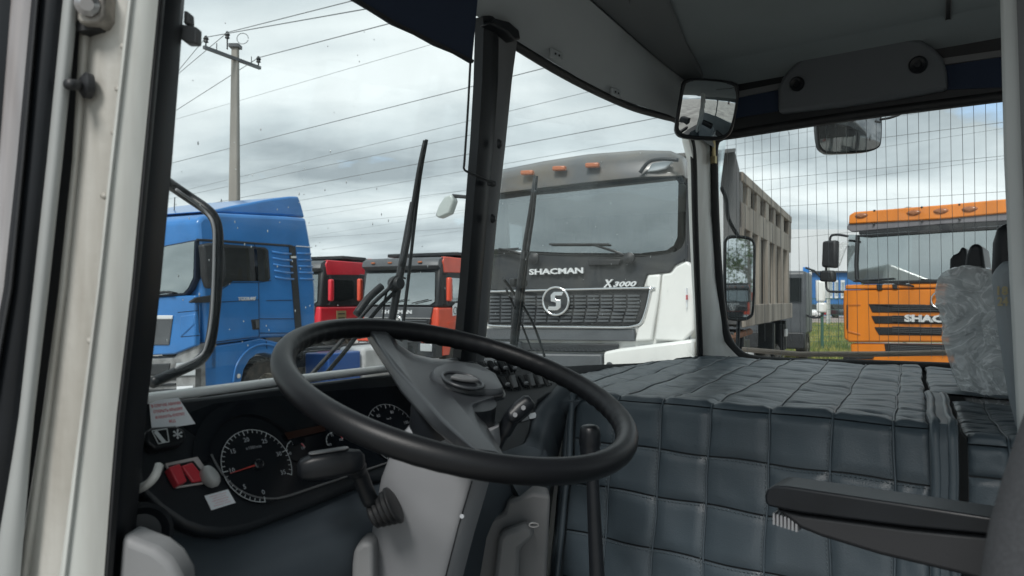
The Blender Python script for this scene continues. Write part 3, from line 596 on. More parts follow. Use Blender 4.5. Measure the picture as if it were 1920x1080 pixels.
W1 = S_(fb, z7((470, 145), (630, 152), (642, 360), (530, 360), (480, 395), (440, 410), (440, 200)), 1.32); W2 = S_(fb, z7((680, 152), (738, 160), (755, 345), (745, 360), (690, 360)), 1.32)
wf_ = [c_ for c_ in bt.children if c_.name.startswith('window_frame')][0]; ym = [min(p.y for p in W1), max(p.y for p in W2)]; zm = [min(p.z for p in W1), max(p.z for p in W1)]
cut([body, wf_], [MB().box((0, 1.0, 2.35), (2.3, 2.0, 1.5)).build('cutter', TBLK, None, fb), MB().prism(W1, (-.4, 0, 0)).build('cutter', TBLK, None, fb), MB().prism(W2, (-.4, 0, 0)).build('cutter', TBLK, None, fb),
    MB().box((-1.25, (ym[0] + ym[1]) / 2, (zm[0] + zm[1]) / 2), (.4, ym[1] - ym[0], zm[1] - zm[0])).build('cutter', TBLK, None, fb)])
MB().box((0, 1.0, 1.62), (2.28, 1.95, .04)).build('cab_floor', INT, bt, fb)
for x_ in (-.6, .6): MB().prism([(x_ - .24, 1.25, 1.7), (x_ + .24, 1.25, 1.7), (x_ + .2, 1.4, 2.5), (x_ - .2, 1.4, 2.5)], (0, .12, 0)).build('cab_seat', INT, bt, fb, bevel=.05)
# ribbed air panel
for k in range(5):
    y_ = 175 + k * 40; x0_ = 775 + k * 5; MB().tube(S_(fb, z7((x0_, y_), (x0_ + 60, y_ + 12), (895 + k * 4, y_ + 14)), 1.252), .022, 6, flat=1.0).build('air_rib', TBLUE, bt, fb, smooth=True)
    MB().tube(S_(fb, z7((935 + k * 4, y_ + 12), (1020 + k * 5, y_ + 14)), 1.252), .02, 6).build('air_rib', TBLUE, bt, fb, smooth=True)
st = S_(fb, z7((885, 140), (925, 140), (968, 700), (928, 700)), 1.262); MB().prism(st, (-.03, 0, 0)).build('air_gap_strip', TBLK, bt, fb)
spanel(fb, bt, 'marker_lamp', IVORY, z7((898, 203), (930, 203), (932, 216), (900, 216)), 1.27, .02, 0)
MB().tube(S_(fb, z7((930, 140), (1028, 147)), 1.256), .009, 5).build('trim_line', PLATED, bt, fb)
hd = spanel(fb, bt, 'door_handle_recess', TBLK, z7((645, 605), (700, 600), (700, 668), (655, 670)), 1.258, .02); spanel(fb, bt, 'door_handle', TDG2, z7((675, 610), (695, 610), (695, 655), (680, 660)), 1.28, .02, .005)
a, b = S_(fb, z7((563, 474), (670, 472)), 1.256); mb = MB(); text('TGX18.440', mb, (a + b) / 2, b - a, (0, 0, 1), width=(b - a).length, height=.055, ext=.006, bold=.03); mb.build('lettering', PLATED, bt, fb)
# lower skirt and mudguard
sk = S_(fb, z7((345, 790), (420, 770), (600, 745), (700, 722), (780, 740), (900, 770), (905, 860), (790, 830), (730, 815), (680, 825), (635, 860), (600, 920), (580, 1005), (560, 1010), (350, 1040)), 1.235)
MB().prism(sk, (-.4, 0, 0)).build('side_skirt', TBLUE, bt, fb, bevel=.02)
MB().tube(smoothpath(S_(fb, z7((530, 1010), (550, 900), (610, 810), (690, 765), (770, 765), (830, 800)), 1.25), 4), .018, 6).build('mudguard_lip', TBLUE, bt, fb, smooth=True)
MB().lathe(S_(fb, z7((563, 962)), 1.24)[0], (1, 0, 0), [(.035, 0), (.035, .015), (.015, .02)], 12).build('reflector', IVORY, bt, fb)
wc = S_(fb, z7((738, 1035)), 1.15)[0]; wheel(fb, bt, (.86, wc.y, .50), r=.50)
wheel(fb, bt, (-.86, wc.y, .50), r=.50, side=-1)
for sx in (1, -1): wheel(fb, bt, (sx * .86, wc.y + 3.6, .50), r=.50, side=sx)
# front face
def bpanel(name, m, pts, y0=0.0, th=.04, bevel=.012):
    P = [Vector((min(p.x, 1.235), p.y, p.z)) for p in F_(fb, pts, y0 - .13)]
    Q_ = [Vector((-p.x, p.y, p.z)) for p in P][::-1]
    if name in ('corner_air_panel', 'headlamp', 'step_post', 'number_plate'):
        if name != 'number_plate': MB().prism(Q_, (0, th, 0)).build(name, m, bt, fb, bevel=bevel)
        return MB().prism(P, (0, th, 0)).build(name, m, bt, fb, bevel=bevel)
    return MB().prism(P + Q_, (0, th, 0)).build(name, m, bt, fb, bevel=bevel)
bpanel( 'windscreen_seal', BG, z3((30, 352), (232, 314), (226, 505), (200, 560), (175, 588), (30, 596)), -.04, .1)
bpanel( 'windscreen', glassm('blue_truck_screen', (.32, .40, .36), .40, rough=.02), z3((30, 358), (224, 322), (216, 500), (192, 552), (168, 578), (30, 588)), -.055, .006, bevel=0)
bpanel( 'front_panel', TBLUE, z3((20, 600), (165, 590), (262, 590), (262, 840), (120, 880), (20, 885)), -.03, .1, bevel=.02)
bpanel( 'grille', TDG2, z3((20, 700), (112, 705), (95, 835), (20, 835)), -.05, .05)
bpanel( 'grille_trim', PLATED, z3((20, 688), (112, 688), (110, 708), (20, 708)), -.06, .03)
MB().tube(F_(fb, z3((30, 578), (75, 572), (115, 580)), -.22), .016, 6).build('wiper', TBLK, bt, fb)
bpanel( 'corner_air_panel', TBLUE, z3((150, 690), (238, 680), (240, 735), (150, 800)), -.045, .04, bevel=.02)
BST = mat('step_grey', (.27, .275, .275), .6, col2=(.12, .12, .12), vscale=5)
bpanel( 'bumper', BST, z3((10, 900), (120, 895), (160, 838), (262, 828), (268, 960), (268, 1140), (10, 1140)), .02, .35, bevel=.03)
bpanel( 'bumper_recess', TBLK, z3((15, 930), (100, 925), (90, 985), (15, 985)), .0, .03)
bpanel( 'headlamp', LENS, z3((130, 925), (230, 915), (232, 985), (125, 990)), -.01, .04)
bpanel( 'number_plate', STICK, z3((135, 1040), (215, 1035), (215, 1072), (132, 1075)), -.01, .02, bevel=0)
for k in range(4): bpanel( 'bumper_bar', TDG, z3((15, 1000 + k * 28), (125, 995 + k * 28), (125, 1006 + k * 28), (15, 1011 + k * 28)), -.01, .04)
bpanel( 'step_post', BST, z3((232, 960), (262, 955), (262, 1100), (228, 1100)), -.02, .1)
MB().tube(F_(fb, z3((122, 190), (126, 105)), .6), .008, 5).build('antenna', TBLK, bt, fb)
# chassis behind the cab
MB().box((0, 4.2, .85), (.85, 5.0, .28)).build('chassis_frame', TBLK, bt, fb)
MB().box((.95, 3.15, .72), (.55, .9, .55)).build('battery_box', TBLUED, bt, fb, bevel=.03)
MB().box((.95, 4.2, .75), (.6, 1.1, .6)).build('fuel_tank', TANW, bt, fb, bevel=.07)
MB().box((.9, 4.95, 1.05), (.6, .5, .5)).build('air_box', TDG2, bt, fb, bevel=.04)
for sx in (1, -1): MB().tube(smoothpath([(sx * 1.0, wc.y + 3.0, .7), (sx * 1.0, wc.y + 3.15, 1.0), (sx * 1.0, wc.y + 3.6, 1.13), (sx * 1.0, wc.y + 4.05, 1.0), (sx * 1.0, wc.y + 4.2, .7)], 4), .2, 6, flat=.12).build('mudguard', TDG2, bt, fb)
MB().prism([(-.5, wc.y + 3.2, 1.15), (.5, wc.y + 3.2, 1.15), (.5, wc.y + 4.1, 1.22), (-.5, wc.y + 4.1, 1.22)], (0, 0, .06)).build('fifth_wheel', TDG2, bt, fb, bevel=.03)
for k in range(6):
    rr_ = random.Random(k); MB().tube(smoothpath([(rr_.uniform(-.8, .8), 2.35, 1.9), (rr_.uniform(-.8, .8), 2.6, 1.1 + rr_.uniform(-.2, .1)), (rr_.uniform(-.5, .9), 3.4, 1.05)], 5), .025, 6).build('air_hose', TBLK, bt, fb, smooth=True)

# ---------------- red tippers further along the row
def red_truck(fr, red, label, sticker, vis=True):
    t = empty('red_tipper_truck', fr, (0, 0, 0), label, 'truck', 'tipper trucks with red cabs behind the blue tractor')
    def B(name, m, c, s, **k): return MB().box(c, s).build(name, m, t, fr, **k)
    MB().prism([(-1.24, y, z) for y, z in [(.08, .95), (.06, 1.75), (2.1, 1.75), (2.1, .95)]], (2.48, 0, 0)).build('cab_body', red, t, fr, bevel=.05)
    MB().prism([(-1.235, y, z) for y, z in [(.07, 1.752), (.20, 2.86), (.3, 2.98), (2.1, 2.98), (2.1, 1.752)]], (2.47, 0, 0)).build('greenhouse', TDG, t, fr, bevel=.06, segs=3)
    for sx in (1, -1):
        MB().prism([(sx * 1.25, y, z) for y, z in [(.34, 2.66), (.28, 2.95), (.36, 3.08), (2.1, 3.08), (2.1, 2.70)]], (-sx * .12, 0, 0)).build('roof_side_panel', red, t, fr, bevel=.02)
        MB().prism([(sx * 1.246, y, z) for y, z in [(.42, 1.85), (.36, 2.45), (.42, 2.6), (1.5, 2.6), (1.6, 2.5), (1.6, 1.95), (.9, 1.85)]], (-sx * .02, 0, 0)).build('window_frame', TBLK, t, fr)
        MB().prism([(sx * 1.252, y, z) for y, z in [(.5, 1.92), (.45, 2.42), (.5, 2.53), (1.46, 2.53), (1.53, 2.46), (1.53, 2.0), (.9, 1.9)]], (-sx * .006, 0, 0)).build('window', TGLASS2, t, fr)
        mo = MB().box((sx * 1.44, .28, 2.22), (.12, .16, .62)).build('mirror', red, t, fr, bevel=.04)
        MB().box((sx * 1.44, .37, 2.22), (.10, .02, .52)).build('mirror_glass', MIRR, mo, fr)
        MB().tube([(sx * 1.24, .35, 2.62), (sx * 1.42, .25, 2.64), (sx * 1.44, .28, 2.5)], .02, 6).build('mirror_arm', TBLK, t, fr)
        MB().tube([(sx * 1.24, .35, 1.82), (sx * 1.42, .25, 1.82), (sx * 1.44, .28, 1.95)], .02, 6).build('mirror_arm', TBLK, t, fr)
        MB().prism([(sx * 1.26, .55, 1.35), (sx * 1.26, 1.95, 1.5), (sx * 1.26, 1.95, 1.46), (sx * 1.26, .55, 1.31)], (-sx * .03, 0, 0)).build('door_crease', red, t, fr)
        MB().prism([(sx * 1.24, y, z) for y, z in [(.3, .5), (.3, .98), (.75, 1.1), (1.5, 1.1), (1.9, .98), (1.9, .8), (1.6, .9), (1.1, .98), (.75, .85), (.6, .5)]], (-sx * .35, 0, 0)).build('mudguard', red if sticker else TDG, t, fr)
        B('door_handle', TBLK, (sx * 1.262, 1.75, 1.62), (.03, .2, .09), bevel=.01)
    # visor, lamps
    MB().loft([[(x, .14 + c_, 3.06), (x, -.02 + c_, 2.98), (x, -.06 + c_, 2.84), (x, .1 + c_, 2.74), (x, .5, 2.76), (x, .5, 3.08)] for x, c_ in [(-1.22, .14), (-1.0, .04), (-.5, 0), (.5, 0), (1.0, .04), (1.22, .14)]]).build('roof_visor', TDG2, t, fr, smooth=True, angle=50)
    for x in (-.75, -.2, .2, .75): B('marker_lamp', AMBER, (x, -.045, 2.93), (.12, .05, .045), bevel=.012)
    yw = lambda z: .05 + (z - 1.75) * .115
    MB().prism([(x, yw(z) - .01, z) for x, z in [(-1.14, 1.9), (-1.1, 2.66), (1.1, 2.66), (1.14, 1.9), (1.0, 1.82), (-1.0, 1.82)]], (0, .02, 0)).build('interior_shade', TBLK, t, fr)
    MB().prism([(x, yw(z) - .02, z) for x, z in [(-1.14, 1.9), (-1.1, 2.66), (1.1, 2.66), (1.14, 1.9), (1.0, 1.82), (-1.0, 1.82)]], (0, .006, 0)).build('windscreen', TGLASS, t, fr)
    MB().prism([(x, .0, z) for x, z in [(-1.1, 1.1), (-1.1, 1.76), (1.1, 1.76), (1.0, 1.3), (.95, 1.1)]], (0, .1, 0)).build('front_panel', TDG2, t, fr, bevel=.02)
    go = MB().prism([(x, -.012, z) for x, z in [(-1.0, 1.1), (-1.05, 1.45), (1.05, 1.45), (.95, 1.1)]], (0, .05, 0)).build('grille', TBLK, t, fr)
    for k in range(5): MB().box((0, -.03, 1.13 + k * .07), (1.9, .03, .03)).build('grille_bar', TDG2, go, fr)
    MB().tube([(-1.04, -.02, 1.47), (1.06, -.02, 1.47)], .016, 6).build('grille_trim', CHROME, t, fr)
    mb = MB(); text('SHACMAN', mb, (0, -.005, 1.63), (1, 0, 0), (0, 0, 1), width=.95, height=.1, ext=.012, bold=.04); mb.build('lettering', PLATED, t, fr)
    r_ = .2; eo = MB().tube([(math.cos(2 * math.pi * k / 24) * r_, -.06, 1.33 + math.sin(2 * math.pi * k / 24) * r_) for k in range(24)], .022, 6, closed=True).build('emblem', CHROME, t, fr, smooth=True)
    P = [(.58, .62), (-.12, .62), (-.36, .42), (-.36, -.02), (.02, -.10), (.02, -.36), (-.52, -.36), (-.58, -.62), (.14, -.62), (.38, -.42), (.38, .06), (-.02, .14), (-.02, .36), (.46, .36)]
    MB().prism([(a_ * r_, -.05, 1.33 + b_ * r_) for a_, b_ in P], (0, -.02, 0)).build('emblem_sign', CHROME, eo, fr)
    B('bumper', TDG, (0, .12, .75), (2.46, .4, .62), bevel=.05)
    for sx in (1, -1):
        B('bumper_corner', red, (sx * 1.03, -.1, .95), (.4, .06, .22), bevel=.03); B('headlamp', LENS, (sx * .98, -.10, .72), (.36, .04, .2), bevel=.03)
    MB().tube([(-.3, -.04, 1.86), (.3, -.03, 1.96)], .014, 6).build('wiper', TBLK, t, fr); MB().tube([(.5, -.04, 1.86), (1.0, -.03, 1.96)], .014, 6).build('wiper', TBLK, t, fr)
    # body
    tb = B('tipper_body', TBLK, (0, 5.2, 2.2), (2.45, 5.6, 1.5))
    MB().prism([(-1.22, y, z) for y, z in [(2.35, 2.95), (2.35, 3.22), (5.5, 3.18), (8.0, 2.98), (8.0, 2.9)]], (2.44, 0, 0)).build('roll_cover', TBLK, tb, fr, bevel=.03)
    MB().box((0, 1.7, 3.2), (2.3, 1.1, .1)).build('cab_guard', TDG, tb, fr, bevel=.02)
    for k in range(7): MB().box((1.25, 2.8 + k * .85, 2.2), (.08, .12, 1.4)).build('rib', TDG, tb, fr)
    B('chassis_frame', TBLK, (0, 4.5, 1.0), (.9, 7.5, .3))
    for sx in (1, -1):
        for yy in (1.15, 5.4, 6.8): wheel(fr, t, (sx * .86, yy, .53), side=sx)
    return t
fr2 = frame(-3.04, 19.56, 0, ROW)
r2 = red_truck(fr2, TRED2, 'vermilion and grey tipper with white lettering on its red door', True)
mb = MB(); MB().prism([(1.256, y, z) for y, z in [(.75, 1.52), (.75, 1.78), (.9, 1.86), (1.95, 1.9), (1.95, 1.62)]], (.008, 0, 0)).build('door_sticker', STICK, r2, fr2)
text('ИНТЕГ', mb, (1.266, 1.4, 1.70), (0, 1, .06), (0, 0, 1), width=.95, height=.15, ext=.004, bold=.03); mb.build('door_lettering', TDG2, r2, fr2)
MB().tube([(1.262, .88 + .09 * math.cos(2 * math.pi * k / 16), 1.66 + .09 * math.sin(2 * math.pi * k / 16)) for k in range(16)], .014, 5, closed=True).build('door_logo', TDG2, r2, fr2)
fr1 = frame(-3.04 - .895 * 3.9, 19.56 + .446 * 3.9, 0, ROW)
r1 = red_truck(fr1, TRED, 'crimson tipper just behind the blue tractor with a yellowish plate on its door', False)
MB().box((1.262, .95, 1.42), (.012, .42, .42)).build('door_plate', mat('ochre_plate', (.36, .33, .16), .6), r1, fr1)
mb = MB()
for k in range(3): MB().box((1.27, .95, 1.30 + k * .12), (.004, .3, .03)).build('plate_text', TDG, r1, fr1)

# ---------------- further vehicle hidden behind the tipper body: its mirrors show
fh = frame(7.55, 22.3, 0, ROW)
ht = empty('parked_truck', fh, (0, 0, 0), 'truck mostly hidden behind the ribbed tipper body with pale mirrors sticking out', 'truck')
MB().box((0, 1.1, 1.85), (2.46, 2.1, 1.9)).build('cab_body', TDG2, ht, fh, bevel=.1, segs=3)
MB().prism([(-1.1, -.01, 1.9), (1.1, -.01, 1.9), (1.1, .03, 2.6), (-1.1, .03, 2.6)], (0, .06, 0)).build('windscreen', TGLASS, ht, fh)
MB().box((0, .0, .75), (2.4, .3, .5)).build('bumper', TBLK, ht, fh, bevel=.05)
MB().box((1.62, .1, 2.2), (.26, .1, .62)).build('mirror', TWHITE, ht, fh, bevel=.05); MB().box((1.64, .1, 1.72), (.28, .1, .3)).build('mirror', TWHITE, ht, fh, bevel=.08)
MB().tube([(1.2, .2, 2.9), (1.45, .1, 2.8), (1.62, .1, 2.6)], .03, 6).build('mirror_arm', TBLK, ht, fh); MB().tube(smoothpath([(1.2, .2, 1.5), (1.45, .1, 1.42), (1.66, .1, 1.5), (1.7, .1, 1.7)], 4), .03, 6).build('mirror_arm', TBLK, ht, fh)
for sx in (1, -1): wheel(fh, ht, (sx * .86, 1.2, .53), side=sx)

def set_up(o, fr, label):
    o.matrix_world = fr; o.location = fr.to_translation(); o.rotation_euler = fr.to_euler(); o['label'] = label
rm = copy_tree(r2); set_up(rm, frame(45, -31, 0, 233.1), 'red tipper parked behind the cab, reflected small in the wing mirror')
rm2 = copy_tree(r1); set_up(rm2, frame(-16, -20, 0, 200), 'crimson tipper parked behind the camera, reflected in the glass'); rm3 = copy_tree(r2); set_up(rm3, frame(-9, -24, 0, 190), 'vermilion tipper parked behind the camera beside the crimson one')
LEAF = mat('leaves', (.05, .10, .03), .7, col2=(.09, .15, .04), vscale=3)
tt = empty('birch_tree', frame(62, -42, 0, 0), (0, 0, 0), 'leafy green tree standing behind the reflected tipper', 'tree'); ft = frame(62, -42, 0, 0); rr_ = random.Random(9)
MB().tube([(0, 0, 0), (.1, 0, 3), (0, .1, 7), (.1, 0, 10)], [.3, .24, .14, .04], 8).build('trunk', CONC, tt, ft); mb = MB(); lb = MB()
for k in range(26):
    z_ = rr_.uniform(2.5, 9.5); a_ = rr_.uniform(0, 6.28); L = (10.5 - z_) * .38 + .6; e_ = Vector((math.cos(a_) * L, math.sin(a_) * L, z_ + L * .5)); lb.tube([(0, 0, z_), e_], [.06, .02], 5)
    for q in range(60):
        c = e_.lerp(Vector((0, 0, z_)), rr_.random() * .6) + Vector([rr_.gauss(0, .55) for _ in range(3)]); d1 = Vector([rr_.uniform(-.2, .2) for _ in range(3)]); d2 = Vector([rr_.uniform(-.2, .2) for _ in range(3)]); mb.add([c, c + d1, c + d1 + d2, c + d2], [(0, 1, 2, 3)])
lb.build('limbs', CONC, tt, ft); mb.build('crown', LEAF, tt, ft)

# ---------------- utility pole
fp = frame(0, 0, 0, 0)
px0 = px_ray(440, 300); pX, pY = px0.x / px0.y * 21.7, 21.7
up = empty('utility_pole', fp, (pX, pY, 0), 'tall concrete power pole with a steel crossarm above the blue tractor', 'pole')
zt = EYE + (562 - 86) / FPX * 21.7
MB().prism([(pX - .21, pY - .16, 0), (pX + .21, pY - .16, 0), (pX + .21, pY + .16, 0), (pX - .21, pY + .16, 0)], (0, 0, 1)).v
po = MB(); secs = [[(pX + a * wd, pY + b * wd, z) for a, b in [(-.8, -1), (.8, -1), (1, -.8), (1, .8), (.8, 1), (-.8, 1), (-1, .8), (-1, -.8)]] for z, wd in [(0, .18), (zt, .088)]]
po.loft(secs).build('shaft', CONC, up, fp)
rd = Vector((.446, .895, 0)); zc = EYE + (562 - 110) / FPX * 21.7; cc = Vector((pX, pY - .16, zc))
MB().box(cc, (2.1, .09, .09), Matrix.Rotation(math.atan2(rd.y, rd.x), 3, 'Z')).build('crossarm', TDG2, up, fp)
ins = []
for s_ in (-.98, .98):
    p = cc + rd * s_; ins.append(p + Vector((0, 0, .3))); MB().lathe(p, (0, 0, 1), [(.02, 0), (.02, .14), (.07, .16), (.05, .22), (.08, .25), (.03, .34)], 12).build('insulator', TDG, up, fp, smooth=True, angle=40)
for s_ in (-.6, .7): p = cc + rd * s_; MB().tube([p, p + Vector((0, 0, .25))], .012, 5).build('pin', TDG, up, fp)
p = Vector((pX - .2, pY - .1, zt + .15)); ins.append(p + Vector((0, 0, .25))); MB().lathe(p, (0, 0, 1), [(.02, -.25), (.02, .05), (.07, .08), (.05, .14), (.08, .18), (.03, .28)], 12).build('insulator', TDG, up, fp, smooth=True, angle=40)
MB().tube([Vector((pX + .25 + .17 * math.cos(t * .5), pY - .1, zt + .22 + .16 * math.sin(t * .5))) for t in range(13)], .012, 5).build('jumper_loop', WIRE, up, fp)
MB().box((pX, pY, zt + .02), (.3, .3, .1)).build('pole_cap', TDG2, up, fp)
# wires at the pole and the far lines
nwire = 0
def wire(pts, r, label):
    global nwire
    tag(MB().tube(pts, r * .75, 5).build('overhead_wire', WIRE), label, 'wire', 'overhead power lines crossing the sky')
def w_at(px, py, d): r = px_ray(px, py); return Vector((0, 0, EYE)) + r * (d / r.y)
for (i0, right, left, lab) in [(ins[2], (690, -6), (330, 142), 'upper wire from the pole top insulator rising to the upper right'), (ins[0], (600, 32), (330, 138), 'wire running just below the top wire at the pole head'), (ins[1], (765, 35), (330, 207), 'wire leaving the far end of the crossarm towards the roller blind')]:
    a = w_at(*left, 30.0); b = w_at(*right, 15.0); ext = b + (b - i0) * 3; exl = a + (a - i0) * 3
    wire([exl, a, i0, b, ext], .016, lab)
FL = [((335, 222), (820, 80), 'thin faint wire crossing behind the upper part of the pole'), ((325, 305), (1027, 126), 'wire crossing the pole below its middle and reaching the header'),
      ((440, 334), (1100, 173), 'wire passing behind the tip of the left wiper'), ((350, 366), (1147, 197), 'wire ending near the header corner above the white truck'), ((440, 373), (1227, 222), 'wire skimming just above the blue spoiler'),
      ((567, 375), (1267, 250), 'wire starting from the blue spoiler and meeting the corner mirror'), ((573, 395), (889, 355), 'faint wire one below the spoiler top wire'), ((582, 423), (880, 393), 'faint wire in the bright cloud band'), ((587, 446), (871, 427), 'lowest faint wire above the red cab roofs'),
      ((1346, 276), (1884, 184), 'top wire seen through the passenger window'), ((1397, 316), (1886, 240), 'second wire down in the passenger window'), ((1435, 357), (1886, 297), 'third wire down in the passenger window'), ((1440, 451), (1560, 439), 'low wire beside the tipper body')]
dirw = Vector((.72, -.69, 0)); nrm = Vector((dirw.y, -dirw.x, 0))
for k, (p, q, lab) in enumerate(FL):
    d0 = 34.0 if k < 9 else 26.0
    a = w_at(*p, d0); r = px_ray(*q); t = (a.dot(nrm)) / r.dot(nrm); b = Vector((0, 0, EYE)) + r * t; m_ = (a + b) / 2 + Vector((0, 0, -.02 * (b - a).length * .15))
    wire([a + (a - b) * 4, a, b, b + (b - a) * 3], [.009, .016, .010, .010, .015, .010, .009, .007, .007, .007, .007, .007, .008][k], lab)

# ---------------- fence, post, far building, far cars
pl = empty('mesh_fence', fp, (14, 29, 0), 'green wire mesh fence standing at the edge of the grass', 'fence')
def gx(px, d): r = px_ray(px, 560); return r.x / r.y * d
for px_ in (1386, 1463, 1541, 1618, 1695):
    x = gx(px_, 29); MB().box((x, 29, 1.35), (.10, .08, 2.7)).build('post', GREEN, pl, fp, bevel=.01)
fm = MB(); x0, x1 = gx(1386, 29), gx(1695, 29); n_ = int((x1 - x0) / .10)
for k in range(n_): fm.add([(x0 + k * .1 - .004, 29, .1), (x0 + k * .1 + .004, 29, .1), (x0 + k * .1 + .004, 29, 2.0), (x0 + k * .1 - .004, 29, 2.0)], [(0, 1, 2, 3)])
tag(fm.build('fence_wire', GREEN, pl, fp), kind='stuff')
for k in range(10): MB().box(((x0 + x1) / 2, 29.01, .1 + k * .21), (x1 - x0, .008, .012 if k < 9 else .03)).build('fence_rail', GREEN, pl, fp)
fbld = frame(0, 0, 0, 0); D = 90.0
bl = empty('warehouse', fbld, (gx(1560, D), D, 0), 'distant blue and white warehouse seen between the tipper and the orange cab', 'building')
def bx(px, d=D): return gx(px, d)
def bz_(py, d=D): return EYE + (562 - py) / FPX * d
def bq(name, m, xa_, xb_, ya, yb_, y=D, th=.3, par=bl): return MB().box(((bx(xa_) + bx(xb_)) / 2, y, (bz_(ya) + bz_(yb_)) / 2), (bx(xb_) - bx(xa_), th, abs(bz_(ya) - bz_(yb_)))).build(name, m, par, fbld)
bq('upper_wall', BWHITE, 1430, 1640, 430, 508, D + 6, 12)
bq('lower_wall', BBLUE, 1506, 1660, 508, 594, D + 1.2, 1.2)
bq('wall_column', mat('bright_blue', (.03, .20, .56), .5), 1506, 1517, 501, 594, D + .3, .8)
bq('wall_column', BWHITE, 1517, 1522, 510, 594, D + .2, .5)
bq('roof_edge', TDG2, 1522, 1660, 507, 511, D + .4, .6)
bq('gate_opening', TBLK, 1492, 1503, 560, 590, D - .2, .6)
for xa_ in (1533, 1545, 1557, 1568, 1580): 
    wf = bq('window', BWHITE, xa_, xa_ + 7, 525, 559, D + .5, .2); bq('pane', TGLASS2, xa_ + 1, xa_ + 6, 529, 555, D + .38, .04, wf)
def car(fr, m, label):
    t = empty('parked_car', fr, (0, 0, 0), label, 'car', 'cars parked by the warehouse')
    MB().prism([(x, -.85, z) for x, z in [(-2.1, .3), (-2.15, .7), (-1.9, .88), (-1.1, .95), (1.3, .95), (2.0, .85), (2.15, .6), (2.1, .3)]], (0, 1.7, 0)).build('body', m, t, fr, bevel=.08)
    MB().prism([(x, -.72, z) for x, z in [(-1.05, .95), (-.5, 1.42), (.7, 1.45), (1.35, .95)]], (0, 1.44, 0)).build('window', TBLK, t, fr, bevel=.06)
    for x in (-1.3, 1.35):
        for y in (-.72, .72): MB().lathe((x, y - .1, .32), (0, 1, 0), [(.2, 0), (.32, .03), (.32, .18), (.2, .2)], 14).build('wheel', TYRE, t, fr)
    return t
car(frame(bx(1510, 80), 80, 0, 12), mat('car_red', (.45, .03, .04), .3, coat=.5), 'small red car parked left of the fence post')
car(frame(bx(1527, 78), 78, 0, 70), mat('car_white', (.7, .7, .7), .3, coat=.5), 'white car parked beside the red car')
car(frame(bx(1566, 80), 80, 0, 100), mat('car_dark', (.03, .04, .05), .3, coat=.5), 'dark car parked before the blue wall')
lp = empty('lamp_post', fp, (bx(1553, 60), 60, 0), 'pale slim post standing before the blue warehouse wall', 'post')
MB().lathe((bx(1553, 60), 60, 0), (0, 0, 1), [(.16, 0), (.14, 3), (.10, 5.8)], 10).build('shaft', TANW, lp, fp, smooth=True, angle=40)
MB().box((bx(1553, 60), 60, 5.85), (.28, .28, .1)).build('post_cap', TANW, lp, fp)

# ================================================================== THE CAB WE LOOK THROUGH
VW = [(-.2, .6), (.2, .86), (.36, .93), (.6, 1.01), (.9, 1.065), (1.3, 1.09), (1.8, 1.10), (2.3, 1.05), (2.5, .98), (3, .7)]
def wsv(u, z): return interp(u, VW) - .13 * (z + .15)
def WS(q): return q.y - wsv(q.x, q.z)
def WSI(o): return lambda q: q.y - (wsv(q.x, q.z) - o)
def SR(q): return q.x - (2.5 - .16 * (q.z + .15))
def SRI(o): return lambda q: q.x - (2.5 - .16 * (q.z + .15) - o)
def PD(q): return q.y - (.89 + .6 * (q.z + .224))
def PDI(o): return lambda q: (q.y + o * .857) - (.89 + .6 * (q.z - o * .514 + .224))
def CS(pts, s): return [C(a, b, s=s) for a, b in pts]
cab = empty('truck_cab', CAB, (1.4, -.2, -EYE), 'truck cab interior with white door pillars, dark roof lining and split windscreen', 'truck cab')
def cb_(mb, name, m, par=cab, **k): return mb.build(name, m, par, CAB, **k)

# glass
def sheet(us, zs, vf):
    mb = MB(); n = len(zs)
    for u in us:
        for z in zs: mb.v.append(Vector((u, vf(u, z), z)))
    for i in range(len(us) - 1):
        for j in range(n - 1): mb.f.append((i * n + j, (i + 1) * n + j, (i + 1) * n + j + 1, i * n + j + 1))
    return mb
lin = lambda a, b, n: [a + (b - a) * i / (n - 1) for i in range(n)]
cb_(sheet(lin(.40, 1.27, 16), lin(-.17, .64, 6), lambda u, z: wsv(u, z) + .012), 'windscreen_pane', GLASS, smooth=True, solid=.005)
cb_(sheet(lin(1.31, 2.44, 16), lin(-.22, .62, 6), lambda u, z: wsv(u, z) + .012), 'windscreen_pane', GLASS, smooth=True, solid=.005)
mb = MB()
for v in (.02, .96):
    for z in (-.22, .60): mb.v.append(Vector((2.5 - .16 * (z + .15) + .012, v, z)))
mb.f = [(0, 2, 3, 1)]; dpane = cb_(mb, 'door_window_pane', GLASS, solid=.005)
# heating filaments in the passenger pane
tops = [(1352, 262), (1379, 258), (1396, 243), (1413, 243), (1429, 235), (1445, 233), (1462, 236), (1479, 236), (1496, 225), (1513, 224)]
fl = MB(); fx = 1352
xs_t = [1363, 1379, 1396, 1412, 1429, 1445, 1461, 1479, 1496, 1513, 1530, 1550, 1568, 1586, 1604, 1624, 1643, 1661, 1681, 1701, 1721, 1741, 1762, 1783, 1804, 1825, 1847, 1868]
for i, xt in enumerate(xs_t):
    ytop = 262 - (xt - 1345) * .165 + (8 if i % 4 in (2, 3) else -6); ybot = 672 if i % 4 in (1, 2) else 640
    xb_ = xt + 5; pts = []
    for k in range(9):
        t = k / 8; pts.append((xt + (xb_ - xt) * t + .9 * math.sin(5 * t + i), ytop + (ybot - ytop) * t))
    fl.tube(CS(pts, SRI(-.006)), .00065, 4)
for i in range(2, len(xs_t) - 1, 4):
    a, b = xs_t[i], xs_t[i + 1]; y_ = 262 - (a - 1345) * .165 + 8
    fl.tube(CS([(a, y_), (a + 2, y_ - 5), (b - 2, y_ - 7), (b, y_)], SRI(-.006)), .00065, 4)
cb_(fl, 'heating_filaments', WIRE, dpane)
